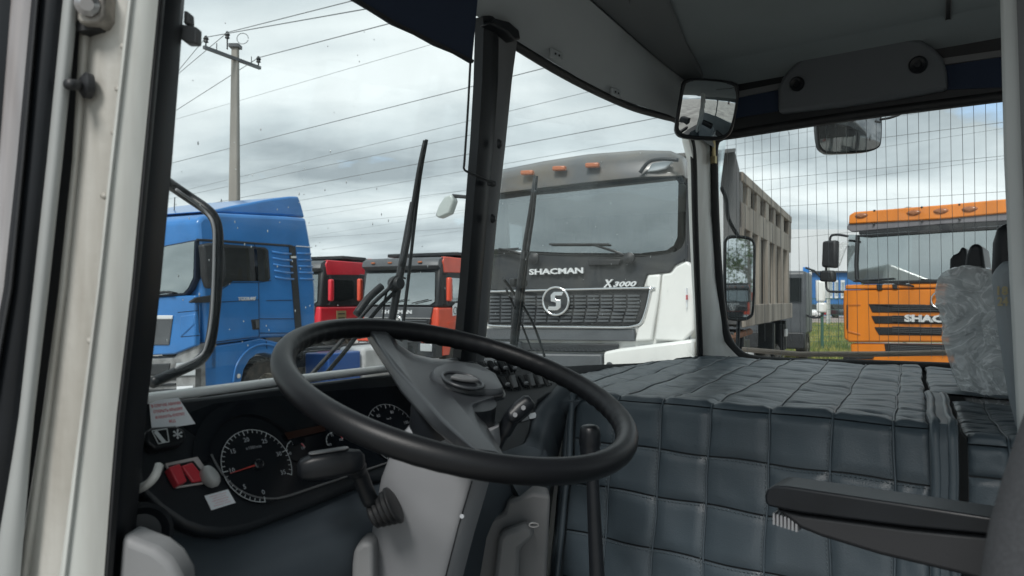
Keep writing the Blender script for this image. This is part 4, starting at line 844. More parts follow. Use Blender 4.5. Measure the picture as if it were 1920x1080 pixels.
# seals
def seal(pts, s, r, m=RUB, name='window_seal', n=5, par=cab): return cb_(MB().tube(smoothpath(CS(pts, s), n), r, 8), name, m, par, smooth=True)
seal([(940, 60), (972, 88), (1080, 152), (1180, 199), (1240, 217), (1270, 226), (1290, 248), (1300, 290), (1303, 400), (1307, 520), (1312, 640), (1312, 672)], WSI(.0), .011)
seal([(1300, 676), (1210, 692), (1130, 701), (1060, 692), (960, 670), (905, 664)], WSI(.0), .008)
seal([(1900, 178), (1600, 217), (1385, 250), (1352, 256), (1339, 272), (1338, 320), (1341, 420), (1347, 520), (1354, 590), (1362, 630), (1380, 658), (1412, 674), (1500, 680), (1640, 684), (1800, 690)], SRI(.0), .016)
cb_(MB().tube(CS([(1392, 655), (1500, 664), (1640, 664), (1790, 661)], SRI(-.16)), .009, 6), 'window_bar', mat('tan_bar', (.30, .25, .21), .7), smooth=True)
# corner pillar between windscreen and passenger door
L_ = CS([(1283, 150), (1291, 262), (1300, 300), (1303, 400), (1308, 520), (1316, 640), (1318, 700)], WSI(.004))
R_ = CS([(1325, 150), (1332, 262), (1334, 300), (1336, 400), (1344, 520), (1362, 640), (1420, 700)], SRI(.004))
mb = MB().loft([[a, a.lerp(b, .33) + Vector((-.004, -.004, 0)), a.lerp(b, .66) + Vector((-.004, -.004, 0)), b, b + Vector((.03, .02, 0)), a + Vector((.02, .03, 0))] for a, b in zip(L_, R_)])
cb_(mb, 'corner_pillar', WPAINT, smooth=True, angle=40)
cb_(MB().tube(CS([(1338, 262), (1339, 300)], SRI(.03)), .006, 8), 'pipe', BRASS); 
cb_(MB().lathe(C(1338, 300, s=SRI(.03)), (0, 0, 1), [(.006, -.012), (.011, -.012), (.011, .012), (.006, .014), (.006, .03)], 6), 'hose_fitting', BRASS)
# centre post
def strip(name, m, rows, surf, th, par=cab, bev=.006):
    S = []
    for (y, xl, xr) in rows:
        a = C(xl, y, s=surf); b = C(xr, y, s=surf); o = Vector((0, th, 0)); mid = (a + b) / 2 - Vector((0, .006, 0)); S.append([a, a.lerp(b, .25) - Vector((0, .004, 0)), mid, a.lerp(b, .75) - Vector((0, .004, 0)), b, b + o, a + o])
    return cb_(MB().loft(S), name, m, par, smooth=True, angle=45)
cpst = strip('centre_post', GREYD, [(52, 925, 972), (90, 930, 968), (150, 930, 960), (270, 922, 948), (410, 910, 932), (540, 900, 920), (690, 888, 906)], WSI(.020), .024)
strip('post_seal', BLK, [(30, 905, 935), (50, 907, 936), (150, 904, 934), (270, 897, 926), (410, 886, 914), (540, 876, 903), (695, 862, 890)], WSI(.022), .024, cab)
for q in [(934, 270), (922, 410)]: cb_(MB().lathe(C(*q, s=WSI(.046)), (.35, -1, 0), [(.010, 0), (.010, .004), (.005, .009)], 12), 'bolt', TBLK, cpst, smooth=True, angle=40)
cb_(MB().prism(CS([(918, 44), (932, 34), (955, 40), (974, 56), (977, 74), (966, 76), (950, 60)], WSI(.05)), (0, .03, 0)), 'post_cap', BLK, bevel=.004)
# header over the windscreen
zl = [(.35, .585), (1.25, .583), (1.348, .575), (1.61, .560), (1.9, .555), (2.1, .560), (2.2, .55), (2.34, .50)]
vu = [(.35, .50), (.7, .72), (1.0, .82), (1.48, .885), (2.0, .955), (2.34, .985)]
S = []
for u in lin(.35, 2.36, 30):
    z0_ = interp(u, zl) + .004; a = Vector((u, wsv(u, z0_) - .014, z0_)); b = Vector((u, interp(u, vu), .700))
    n_ = Vector((0, -.012, -.012))
    S.append([a, a.lerp(b, .3) + n_ * .7, a.lerp(b, .7) + n_, b, b + Vector((0, .03, .035)), a + Vector((0, .05, .06))])
hdr = cb_(MB().loft(S), 'header_panel', LINER, smooth=True, angle=50)
for q in [(1042, 103), (1154, 174)]:
    c = C(*q, s=lambda p: p.y - (wsv(p.x, p.z) - .03 - (p.z - .56) * .55)); ho = cb_(MB().box(c, (.05, .008, .022)), 'header_clip', LINER, hdr, bevel=.008)
    for dx_ in (-.008, .008): cb_(MB().lathe(c + Vector((dx_, -.003, 0)), (0, -1, 0), [(.0025, 0), (.0025, .003)], 8), 'screw', BLK, ho)
# roof lining
cb_(MB().prism([Vector((.33, -1.65, .742)), Vector((2.42, -1.65, .742)), Vector((2.42, 1.0, .742)), Vector((1.4, .95, .742)), Vector((.5, .6, .742)), Vector((.33, .45, .742))], (0, 0, .02)), 'roof_lining', CEIL)
a = [(u, interp(u, vu) + .004, .704) for u in lin(.5, 2.34, 10)]; bline = [(2.36, .955, .728), (2.0, .87, .728), (1.66, .77, .728), (1.2, .66, .728), (.7, .52, .728), (.5, .45, .728)]
cb_(MB().prism([Vector(p) for p in a + bline], (0, 0, .03)), 'overhead_shelf', mat('shelf_plastic', (.095, .105, .11), .7, bump=.3, bscale=500), bevel=.006)
cb_(MB().tube([C(x, y, z=.712) for x, y in [(1174, -60), (1180, 0), (1184, 40), (1210, 66), (1241, 95)]], .005, 6), 'shelf_slot', RUB)
cb_(MB().prism([C(x, y, z=.738) for x, y in [(1776, -80), (1787, -80), (1781, 96), (1771, 96)]], (0, 0, .006)), 'lining_slot', RUB)
for o_ in (-4, 4): cb_(MB().tube([C(x + o_ * 1.3, y, z=.738) for x, y in [(1781, -80), (1776, 92)]], .0012, 4), 'slot_edge', GREYD)
# side header above passenger door
cb_(MB().loft([[(2.20, v, .745), (2.33, v, .722), (2.40, v, .668), (2.44, v, .668), (2.44, v, .77), (2.2, v, .77)] for v in lin(-1.6, .95, 12)]), 'lining_edge', CEIL, smooth=True, angle=50)
cb_(MB().prism(CS([(1300, 262), (1340, 256), (1600, 214), (1900, 170), (1960, 165), (1960, -60), (1880, 60), (1600, 100), (1330, 150)], SRI(.006)), (.03, 0, 0)), 'side_header', BLK)
cb_(MB().prism(CS([(1375, 185), (1459, 168), (1459, 208), (1375, 222)], SRI(.012)), (.01, 0, 0)), 'fabric_panel', NAVY)
cb_(MB().prism(CS([(1770, 124), (1960, 93), (1960, 160), (1770, 168)], SRI(.012)), (.01, 0, 0)), 'fabric_panel', NAVY)
cb_(MB().prism(CS([(1375, 173), (1466, 155), (1466, 166), (1375, 184)], SRI(.020)), (.01, 0, 0)), 'trim_strip', GREYD)
cb_(MB().prism(CS([(1762, 110), (1960, 82), (1960, 94), (1762, 122)], SRI(.020)), (.01, 0, 0)), 'trim_strip', GREYD)
hp = cb_(MB().prism(CS([(1458, 212), (1457, 165), (1466, 145), (1484, 124), (1506, 105), (1530, 96), (1600, 86), (1680, 74), (1706, 70), (1728, 74), (1748, 86), (1766, 106), (1773, 130), (1775, 166), (1700, 180), (1580, 198)], SRI(.045)), (.04, 0, 0)), 'side_header_cover', mat('cover_plastic', (.085, .095, .105), .62, bump=.3, bscale=500), bevel=.012, segs=3)
for q, r_ in (((1495, 158), .022), ((1722, 122), .024)):
    cb_(MB().lathe(C(*q, s=SRI(.042)), (-1, 0, -.1), [(r_, -.004), (r_, .008), (r_ * .8, .014), (r_ * .35, .010), (r_ * .3, .014)], 20), 'button', BLK, hp, smooth=True, angle=40)
# shell: floor, rear wall, lower door, firewall, roof skin
cb_(MB().box((1.42, -.2, -1.12), (2.2, 2.7, .06)), 'floor', RUB)
mb = MB(); 
for (a_, b_, c_, d_) in [(.34, 2.5, -1.1, -.25), (.34, 2.46, .58, .76), (.34, .42, -.25, .58), (2.4, 2.48, -.25, .58), (1.36, 1.42, -.25, .58)]: mb.box(((a_ + b_) / 2, -1.66, (c_ + d_) / 2), (b_ - a_, .04, d_ - c_))
cb_(mb, 'rear_wall', CEIL)
cb_(MB().prism(CS([(1330, 700), (1380, 690), (1412, 684), (1500, 688), (1640, 692), (1800, 700), (2100, 720), (2100, 1400), (1330, 1400)], SRI(-.004)), (.05, 0, 0)), 'door_panel', GREYD)
cb_(MB().box((2.44, -.85, -.66), (.04, 1.6, .86)), 'side_wall', CEIL)
cb_(MB().box((2.40, -.85, .67), (.04, 1.6, .16)), 'side_wall', CEIL)
cb_(MB().box((2.43, -.02, .18), (.05, .10, .84)), 'side_pillar', GREYD)
cb_(MB().box((1.42, -1.66, .16), (2.0, .006, .86)), 'rear_window_pane', GLASS); cb_(MB().box((2.43, -.85, .18), (.006, 1.58, .84)), 'side_window_pane', GLASS)
cb_(sheet(lin(.36, 2.5, 16), [-1.12, -.6, -.215], lambda u, z: wsv(u, -.2) + .035), 'front_wall', WPAINT, smooth=True, solid=.02)
cb_(MB().prism([Vector((.30, -1.7, .775)), Vector((2.45, -1.7, .775)), Vector((2.45, 1.02, .765)), Vector((1.4, 1.06, .765)), Vector((.5, .72, .765)), Vector((.30, .5, .775))], (0, 0, .05)), 'roof_skin', WPAINT, bevel=.02)

# ---------------- door opening at the left
DIMMED = mat('dimmed_white_paint', (0.50, 0.515, 0.49), 0.36, col2=(0.40, 0.40, 0.375), vscale=30, streak=True, coat=.15, lo=.3, hi=.55, detail=8, bump=.06, bscale=120)  # cab white toned down in colour to offset strong light on the pillar
def vstrip(name, m, rows, dl, dr, th=.02, bulge=.004, par=cab, fwd=0.0, n=7):
    rows = sorted(rows); y0, y1 = rows[0], rows[-1]
    sl_ = lambda a, b, y: [b[k] + (b[k] - a[k]) * (y - b[0]) / (b[0] - a[0]) for k in (1, 2)]
    ext0 = (-260, *sl_(rows[1], rows[0], -260)); ext1 = (1500, *sl_(rows[-2], rows[-1], 1500)); rows = [ext0] + rows + [ext1]
    ys = lin(-260, 1500, 23); S = []
    for y in ys:
        xl = interp(y, [(r[0], r[1]) for r in rows]); xr = interp(y, [(r[0], r[2]) for r in rows]); P = []
        for k in range(n):
            t = k / (n - 1); P.append(C(xl + (xr - xl) * t, y, d=dl + (dr - dl) * t - bulge * math.sin(math.pi * t)))
        o1, o0 = [Vector((q.x, q.y, 0)).normalized() * th + Vector((0, fwd, 0)) for q in (P[-1], P[0])]; P += [P[-1] + o1, P[0] + o0]; S.append(P)
    return cb_(MB().loft(S), name, m, par, smooth=True, angle=50)
trim = vstrip('pillar_trim', BLK, [(0, 302, 346), (300, 272, 323), (540, 250, 301), (800, 220, 272), (1080, 197, 247)], .745, .787, .0, .006, fwd=.20)
vstrip('pillar_seal', RUB, [(0, 291, 309), (300, 264, 282), (540, 242, 260), (800, 212, 232), (1080, 190, 212)], .728, .735, .03, .006, trim)
vstrip('pillar_face', DIMMED, [(0, 248, 297), (300, 214, 268), (540, 187, 246), (800, 155, 216), (1080, 124, 195)], .712, .724, .03, .002)
vstrip('pillar_lip', DIMMED, [(0, 239, 250), (300, 206, 216), (540, 181, 190), (800, 148, 158), (1080, 112, 126)], .710, .711, .03, .003)
jamb = vstrip('door_jamb', DPAINT, [(0, 172, 243), (300, 146, 210), (540, 122, 185), (800, 90, 152), (1080, 50, 120)], .730, .722, .03, .006)
vstrip('jamb_flange', DPAINT, [(0, 152, 176), (300, 135, 151), (540, 110, 128), (800, 77, 96), (1080, 34, 57)], .724, .730, .03, .004, jamb)
vstrip('jamb_groove', RUB, [(0, 136, 156), (300, 110, 138), (540, 86, 113), (800, 56, 80), (1080, 18, 40)], .755, .76, .02, 0, jamb)
for (y_, x_) in [(88, 233), (168, 223), (250, 216), (318, 212), (368, 196), (640, 170), (860, 148)]:
    cb_(MB().lathe(C(x_, y_, d=.714), (0, -.8, -.5), [(.0035, -.002), (.0028, .002), (.001, .003)], 8), 'weld_bead', DPAINT, jamb, smooth=True)
hn = cb_(MB().prism([C(x, y, d=.70) for x, y in [(144, -30), (197, -30), (195, 30), (184, 45), (150, 44), (143, 36)]], C(960, 540, d=1.0) * .03), 'hinge', mat('greasy_hinge', (.32, .30, .27), .4, .4, col2=(.05, .045, .04), vscale=30), jamb, bevel=.004)
cb_(MB().lathe(C(163, 8, d=.698), -C(163, 8, d=1.0), [(.011, 0), (.011, .006), (.006, .010)], 10), 'hinge_bolt', METAL, hn, smooth=True, angle=40)
cb_(MB().prism([C(x, y, d=.71) for x, y in [(141, 40), (186, 46), (192, 30), (196, 40), (186, 54), (160, 56), (143, 58)]], C(960, 540, d=1.0) * .02), 'hinge_dark_strip', RUB, jamb)  # dark strip along the lower edge of the hinge
cb_(MB().tube([C(x, y, d=dd) for x, y, dd in [(128, 158, .69), (156, 160, .715)]], .0052, 10), 'door_stop_pin', TBLK, jamb, smooth=True)
cb_(MB().lathe(C(165, 161, d=.716), Vector((-.7, .1, 0)), [(.004, -.006), (.012, -.003), (.0125, .003), (.007, .007)], 18), 'door_stop_head', TBLK, jamb, smooth=True, angle=50)
door = vstrip('door_edge', mat('grey_door_paint', (.34, .355, .35), .35, var=.12, vscale=4), [(0, 118, 146), (300, 88, 117), (540, 62, 92), (800, 33, 62), (1080, -14, 38)], .700, .706, .03, .004)
vstrip('door_seal', BLK, [(0, 58, 120), (300, 31, 90), (540, 6, 64), (800, -40, 35), (1080, -110, -12)], .700, .702, .03, .008, door)
vstrip('seal_rib', RUB, [(0, 66, 74), (300, 40, 48), (540, 16, 25), (800, -30, -20), (1080, -95, -84)], .690, .691, .01, .004, door)
vstrip('window_channel', SILV, [(0, 20, 60), (300, -3, 33), (540, -28, 8), (800, -80, -38), (1080, -150, -110)], .698, .700, .02, .002, door)
vstrip('outer_seal', BLK, [(0, -60, 21), (300, -80, -2), (540, -110, -27), (800, -160, -79), (1080, -240, -149)], .694, .698, .02, .004, door)
for p in ([(344, 18), (354, 22), (355, 42), (343, 44)], [(338, 44), (369, 50), (368, 80), (348, 80), (335, 70)]): cb_(MB().prism([C(x, y, d=.80) for x, y in p], C(960, 540, d=1.0) * .015), 'trim_clip', GREYD, trim, bevel=.002)

# ---------------- windscreen sill
cb_(MB().tube(smoothpath(CS([(225, 757), (280, 747), (400, 732), (560, 711), (760, 687), (800, 682)], WSI(.018)), 5), .0075, 8, flat=1.6), 'windscreen_sill', mat('sill_white', (.82, .83, .82), .35), smooth=True)
cb_(MB().tube(smoothpath(CS([(790, 686), (830, 679), (872, 674), (905, 671)], WSI(.01)), 4), .006, 8), 'windscreen_sill', GREYD, smooth=True)

# ---------------- dashboard
e1 = Vector((1, 0, 0)); e2 = Vector((0, .514, .857)).normalized(); nP = Vector((0, -.857, .514))
dash = empty('dashboard', CAB, (.8, .88, -.30), 'black dashboard with round gauges, rocker switches and warning stickers below the windscreen', 'dashboard')
def ds(mb, name, m, par=dash, **k): return mb.build(name, m, par, CAB, **k)
outl = [(245, 762), (280, 752), (400, 739), (560, 718), (760, 696), (872, 678), (960, 674), (1030, 688), (1062, 702), (1078, 722), (1066, 736), (1030, 742), (1012, 754), (1002, 780), (996, 812), (985, 838), (960, 850), (930, 858), (900, 880), (700, 902), (690, 905), (560, 957), (470, 992), (420, 1001), (380, 997), (345, 985), (300, 955), (255, 912)]
pan = ds(MB().prism(CS(outl, PD), -nP * .025), 'panel', DASH, bevel=.008, segs=3)
# hood lip under the sill
S = []
for u in lin(.57, 1.12, 16):
    v0 = wsv(u, -.13) - .012; lip = .004 + .040 * math.sin(math.pi * min(1, max(0, (u - .58) / .5))) ** .5 if .58 < u < 1.08 else .004
    z0_ = interp(u, [(.5, -.130), (.8, -.143), (1.1, -.156)]); S.append([Vector((u, v0, z0_)), Vector((u, v0 - .02 - lip, z0_ - .006)), Vector((u, v0 - .028 - lip, z0_ - .014)), Vector((u, v0 - .02 - lip, z0_ - .022)), Vector((u, v0 - .01, z0_ - .03))])
ds(MB().loft(S), 'hood', mat('hood_matt', (.008, .009, .011), .85, spec=.15), smooth=True, angle=50)
S = []
for u in lin(.40, 2.42, 30):   # ledge joining glass and panel
    v0 = wsv(u, -.15); S.append([Vector((u, v0 + .03, -.165 - .05 * max(0, u - 1.2) / 1.2)), Vector((u, v0 - .012, -.16 - .05 * max(0, u - 1.2) / 1.2)), Vector((u, v0 - .016, -.23)), Vector((u, v0 + .03, -.24))])
ds(MB().loft(S), 'ledge', DASH, smooth=True, angle=60)
# cluster lens with raised light edge
ccl = [(352, 775), (345, 800), (372, 820), (392, 845), (408, 872), (428, 900), (455, 922), (490, 932), (530, 931), (600, 908), (720, 868), (800, 842), (830, 790), (840, 740), (760, 722), (560, 738), (400, 757)]
def onP(pts, o=0.0): return [C(a_, b_, s=PDI(o)) for a_, b_ in pts]
cl = ds(MB().prism(onP(ccl, .002), -nP * .004), 'instrument_cluster', CLUS)
ds(MB().tube(smoothpath(onP([(396, 852), (410, 878), (430, 904), (458, 924), (492, 934), (532, 932), (600, 910), (720, 870), (800, 844)], .003), 4), .0017, 6), 'cluster_edge', GREYD, cl, smooth=True)
for gx_, gy_, gr in [(480, 862, .066)]:
    c = C(gx_, gy_, s=PDI(.004)); mb = MB(); S = []
    for k in range(17):
        t = R(8 + 164 * k / 16); d_ = e1 * math.cos(t) + e2 * math.sin(t); p = c + d_ * gr
        S.append([p, p + nP * .003 + d_ * .001, p + nP * .0025 + d_ * .006, p + d_ * .022])
    ds(MB().loft(S), 'gauge_hood', CLUS, cl, smooth=True, angle=50)
def gauge(px, py, r, a0, sweep, nt_, big, labels, needle=None, tsz=.006, redzone=None, nm='gauge', unit=None, dim=False):
    c = C(px, py, s=PDI(.004)); pos = lambda ang, rr, o=0: c + e1 * (rr * math.cos(R(ang))) + e2 * (rr * math.sin(R(ang))) + nP * o
    mb = MB(); mg = MB().tube([pos(a0 - sweep * k / 40, r) for k in range(41)], .0005, 4)
    for k in range(nt_ + 1):
        ang = a0 - sweep * k / nt_; L = r * (.14 if k % big == 0 else .09); w_ = .00045 if k % big == 0 else .0003
        p, q = pos(ang, r), pos(ang, r - L); t = (e1 * -math.sin(R(ang)) + e2 * math.cos(R(ang))) * w_
        mg.prism([p - t, p + t, q + t, q - t], nP * .0006)
    go = ds(MB().lathe(c, nP, [(r * 1.03, -.001), (r * 1.03, .0)], 32), nm, CLUS, cl)
    ds(mg, 'scale_marks', PRINTG if dim else PRINTW, cl)
    for k, s_ in enumerate(labels):
        if s_: ds(text(s_, MB(), pos(a0 - sweep * k / (len(labels) - 1), r * .74, .0006), e1, e2, height=tsz, bold=.01), 'numeral', PRINTG, cl)
    if unit: ds(text(unit, MB(), pos(85, r * .5, .0006), e1, e2, height=tsz * .7), 'unit_text', PRINTG, cl)
    if redzone:
        ds(MB().tube([pos(a0 - sweep * t, r * .94) for t in lin(redzone[0], redzone[1], 8)], .0009, 4), 'red_zone', PRINTR, cl)
    if needle is not None:
        t = (e1 * -math.sin(R(needle)) + e2 * math.cos(R(needle)))
        ds(MB().prism([pos(needle, r * .86, .003) - t * .0003, pos(needle, r * .86, .003) + t * .0003, pos(needle, 0, .003) + t * .0012, pos(needle, 0, .003) - t * .0012], nP * .001), 'needle', NEEDLE, cl)
        ds(MB().lathe(c, nP, [(.007, 0), (.007, .005), (.004, .007)], 16), 'needle_hub', CLUS, cl, smooth=True, angle=40)
gauge(483, 872, .052, -97, 290, 35, 5, ['0', '5', '10', '15', '20', '25', '30', '35'], needle=186, tsz=.0065, unit='x100/min')
gauge(556, 845, .016, 190, 180, 8, 4, ['0', '5', '10'], tsz=.0045, redzone=(.72, 1))
gauge(629, 829, .016, 190, 180, 8, 4, ['50', '75', '100'], tsz=.004, redzone=(.8, 1))
gauge(652, 858, .016, 170, 170, 8, 4, ['0', '', '12'], tsz=.0045)
gauge(738, 812, .052, -97, 290, 26, 2, ['0', '20', '40', '60', '80', '100', '120'], tsz=.0055, unit='km/h', dim=True)
ds(MB().prism(onP([(533, 812), (606, 797), (611, 808), (540, 824)], .006), nP * .001), 'display', AMBERD, cl)
# left end of the panel: stickers, light switch, red switches, knob, handle
q = onP([(279, 752), (334, 746), (366, 795), (284, 808)], .002); so = ds(MB().prism(q, nP * .001), 'sticker', STICK, bevel=.0004)
xd = (q[1] - q[0] + q[2] - q[3]) / 2; yd = (q[0] - q[3] + q[1] - q[2]) / 2; cc_ = sum(q, Vector()) / 4 + nP * .0016; tm = MB()
for k, s_ in enumerate(['В СЛУЧАЕ АВАРИИ', 'ОТКРЫТЬ КРЫШКУ', 'И НАЖАТЬ КНОПКУ', 'ВСД']): text(s_, tm, cc_ + yd * (.30 - k * .20) + xd * .0, xd, yd, height=yd.length * .105, width=xd.length * (.80 if k < 3 else .17), bold=.02)
ds(tm, 'sticker_text', PRINTR, so)
q = onP([(383, 930), (427, 918), (441, 943), (396, 957)], .002); so = ds(MB().prism(q, nP * .001), 'sticker', STICK)
xd = (q[1] - q[0] + q[2] - q[3]) / 2; yd = (q[0] - q[3] + q[1] - q[2]) / 2; cc_ = sum(q, Vector()) / 4 + nP * .0016; tm = MB()
for k, s_ in enumerate(['ПЕРЕД ПУСКОМ', 'ДВИГАТЕЛЯ', 'ПРОВЕРИТЬ', 'УРОВЕНЬ', 'МАСЛА']): text(s_, tm, cc_ + yd * (.32 - k * .16), xd, yd, height=yd.length * .075, width=xd.length * (.7 if k % 2 == 0 else .55))
ds(tm, 'sticker_text', PINK, so)
top = onP([(273, 808), (285, 800), (330, 797), (348, 806), (352, 822), (340, 833), (292, 843), (274, 830)], .018); sw_ = ds(MB().prism(top, -nP * .018), 'light_switch', BLK, bevel=.004, segs=3)
tm = MB(); q = onP([(285, 808), (313, 804), (317, 828), (297, 832)], .0185)
for a_, b_ in zip(q, q[1:] + q[:1]): tm.tube([a_, b_], .0007, 4)
tm.prism([q[0].lerp(q[3], .15).lerp(q[1], .05), q[0].lerp(q[1], .3), q[3].lerp(q[2], .75), q[3].lerp(q[2], .35)], nP * .0006)
c = C(333, 814, s=PDI(.0186))
for k in range(3):
    a_ = R(60 * k + 15); d_ = e1 * math.cos(a_) + e2 * math.sin(a_); tm.tube([c - d_ * .0055, c + d_ * .0055], .0008, 4)
    for s_ in (-1, 1): tm.lathe(c + d_ * (.0052 * s_), nP, [(.0014, 0), (.0014, .0008)], 6)
ds(tm, 'switch_symbols', PRINTW, sw_)
fr_ = onP([(307, 871), (368, 858), (402, 905), (329, 917)], .002); rs = ds(MB().prism(fr_, nP * .004), 'switch_frame', mat('beige_frame', (.42, .39, .38), .5), bevel=.001)
def quad(px4, o0, o1, name, m, par): return ds(MB().loft([onP(px4, o0), onP(px4, o1)]), name, m, par, bevel=.0015)
quad([(314, 873), (363, 863), (394, 903), (333, 912)], .004, .0065, 'switch_recess', BLK, rs)
ds(MB().prism(onP([(316, 876), (338, 868), (352, 902), (334, 909)], .016) , -nP * .014), 'red_switch', REDP, rs, bevel=.002)
ds(MB().prism(onP([(340, 873), (361, 866), (388, 899), (362, 904)], .010) , -nP * .008), 'red_switch', REDP, rs, bevel=.002)
c = C(386, 900, s=PDI(.006)); kn = MB(); S = []
kd = (C(398, 914, s=PDI(.01)) - C(374, 884, s=PDI(.01))).normalized(); kp = kd.cross(nP)
for h, s_ in [(0, .7), (.004, .9), (.012, 1), (.018, .9), (.021, .5)]: S.append([c + nP * h + kd * (.0155 * s_ * math.cos(2 * math.pi * k / 16)) + kp * (.0085 * s_ * math.sin(2 * math.pi * k / 16)) for k in range(16)])
ds(kn.loft(S), 'heater_knob', mat('pale_grey_knob', (.34, .35, .345), .4), smooth=True, angle=60)
ds(MB().tube(smoothpath([C(x, y, d=dd) for x, y, dd in [(235, 925, .82), (262, 916, .815), (280, 905, .81), (292, 890, .81), (298, 873, .82)]], 5), [.0048] * 21, 10), 'pull_handle', IVORY, smooth=True)
# switch rows
def rocker(px, py, lit, tilt=0):
    c = C(px, py, s=PDI(.006)); w_, h_ = .0150, .026
    S = MB().loft([[c + e1 * (a_ * w_ / 2) + e2 * (b_ * h_ / 2) for a_, b_ in ((-1, -1), (1, -1), (1, 1), (-1, 1))], [c + e1 * (a_ * w_ / 2) + e2 * (b_ * h_ / 2) + nP * (.009 if b_ * (1 if tilt else -1) > 0 else .004) for a_, b_ in ((-1, -1), (1, -1), (1, 1), (-1, 1))]])
    o = ds(S, 'rocker_switch', BLK if not tilt else GREYD, bevel=.0015)
    if lit: ds(MB().box(c + e2 * (-.0075) + nP * .0085, (w_ * .75, .004, .007), Matrix.Rotation(.54, 3, 'X')), 'lit_patch', GREYP, o, bevel=.001)  # lit lower part of the rocker, put in as a paler patch
    fr4 = [c + e1 * (a_ * w_ * .62) + e2 * (b_ * h_ * .6) - nP * .003 for a_, b_ in ((-1, -1), (1, -1), (1, 1), (-1, 1))]
    ds(MB().tube(fr4, .0012, 4, closed=True), 'switch_bezel', RUB, o)
for k, (x, y) in enumerate([(843, 692), (864, 691), (885, 690), (903, 689), (921, 688), (939, 687), (957, 688)]): rocker(x, y, k in (2, 3, 4, 5, 6))
for k, (x, y) in enumerate([(943, 718), (961, 717), (978, 716), (994, 714), (1010, 712), (1026, 710)]): rocker(x, y, k in (0, 2), tilt=k in (1, 3, 4, 5))
quad([(990, 776), (1004, 773), (1007, 783), (993, 786)], .002, .004, 'label_plate', STICK, dash); quad([(976, 784), (990, 780), (992, 787), (978, 791)], .002, .004, 'label_plate', GREYP, dash)
quad([(968, 770), (984, 745), (999, 758), (994, 776), (975, 792)], .002, .010, 'fuse_cover', BLK, dash)
# lower dash roll
S = []
for u in lin(.36, 1.22, 26):
    k = -.01 * max(0, (u - .6)) ; zt_ = interp(u, [(.36, -.275), (.44, -.285), (.52, -.312), (.65, -.306), (.8, -.293), (1.2, -.285)]); prof_ = [(.90, zt_ + .02), (.868, zt_ + .006), (.852, zt_ - .002), (.838, zt_ - .014), (.828, zt_ - .034), (.824, zt_ - .06), (.828, zt_ - .09), (.845, zt_ - .14), (.86, zt_ - .25), (.87, zt_ - .6), (.95, zt_ - .6), (.95, zt_ + .02)]
    S.append([Vector((u, v_ + k, z_)) for v_, z_ in prof_])
ds(MB().loft(S), 'lower_panel', DASHL, smooth=True, angle=70)
# cowl to the right of the panel
pts = [[(1062, 702), (1078, 722), (1112, 735)], [(1030, 742), (1050, 752), (1088, 752)], [(1004, 775), (1030, 780), (1062, 790)], [(996, 812), (1022, 830), (1048, 850)], [(985, 838), (1012, 880), (1040, 905)], [(960, 850), (1000, 920), (1034, 950)], [(930, 860), (985, 950), (1030, 990)]]
S = [[C(a[0], a[1], s=PD) + nP * .004, C(b[0], b[1], s=PDI(.012)), C(c_[0], c_[1], u=1.36), C(c_[0], c_[1], u=1.36) + Vector((.05, .1, 0)), C(a[0], a[1], s=PD) + Vector((.02, .08, 0))] for a, b, c_ in pts]
ds(MB().loft(S), 'side_cowl', DASHL, smooth=True, angle=60)
ds(MB().lathe(C(266, 1000, d=.80), Vector((-.3, -1, .2)), [(.032, -.02), (.032, .0), (.027, .004), (.02, -.003)], 28), 'speaker', BLK, smooth=True, angle=40)
ds(MB().prism([C(x, y, d=.74) for x, y in [(225, 1000), (248, 1012), (290, 1028), (318, 1050), (338, 1085), (350, 1300), (200, 1300)]], C(960, 540, d=1.0) * .04), 'kick_panel', mat('kick_grey', (.19, .195, .20), .55, bump=.3, bscale=600), bevel=.012, segs=3)
# pedal-box panels beyond the column
ds(MB().prism([C(x, y, d=1.34) for x, y in [(872, 1000), (945, 962), (952, 940), (1000, 925), (1032, 930), (1015, 1300), (850, 1300)]], C(960, 540, d=1.0) * .06), 'pedal_bracket', mat('bracket_grey', (.13, .135, .14), .5, bump=.3, bscale=400), bevel=.006)
ds(MB().prism([C(x, y, d=1.30) for x, y in [(900, 1300), (935, 1010), (945, 998), (985, 985), (1003, 990), (1000, 1010), (975, 1030), (965, 1300)]], C(960, 540, d=1.0) * .03), 'pedal_cover', mat('bracket_grey2', (.16, .165, .17), .5), bevel=.008)
ds(MB().tube([C(1001 + 9 * math.cos(t), 984 + 4 * math.sin(t), d=1.29) for t in lin(0, 6.0, 13)], .0016, 6), 'clip_ring', METAL)

# ---------------- steering column, stalks
colm = empty('steering_column', CAB, (.82, .86, -1.09), 'light grey plastic steering column with ribbed rubber boot under the wheel', 'steering column')
S = []
tab = [(760, 795, 830, 1.075), (800, 765, 935, 1.06), (832, 738, 938, 1.055), (862, 724, 930, 1.06), (905, 708, 917, 1.07), (1000, 692, 889, 1.09), (1080, 680, 868, 1.11), (1300, 650, 815, 1.17), (1700, 610, 760, 1.25)]
tab = tab[1:]
for (y, xl, xr, dd) in tab:
    A_ = C(xl, y, d=dd); B_ = C(xr, y, d=dd); ax = (B_ - A_); wdt = ax.length; ax.normalize(); dp = C(960, 540, d=1.0) * 1.0; dp.z = 0; dp.normalize(); P = []
    mid = (A_ + B_) / 2
    # rectangular section turned with the cab: a broad door-side face and a narrow driver-side one
    for k, (a_, b_) in enumerate([(-.50, .25), (-.48, .06), (-.44, -.02), (-.30, -.14), (0, -.30), (.22, -.40), (.29, -.42), (.34, -.40), (.44, -.20), (.50, .0), (.5, .3), (0, .5)]): P.append(mid + ax * (wdt * a_) + dp * (.13 * b_))
    S.append(P)
sh = MB().loft(S).build('shroud', GREYP, colm, CAB, smooth=True, angle=75)
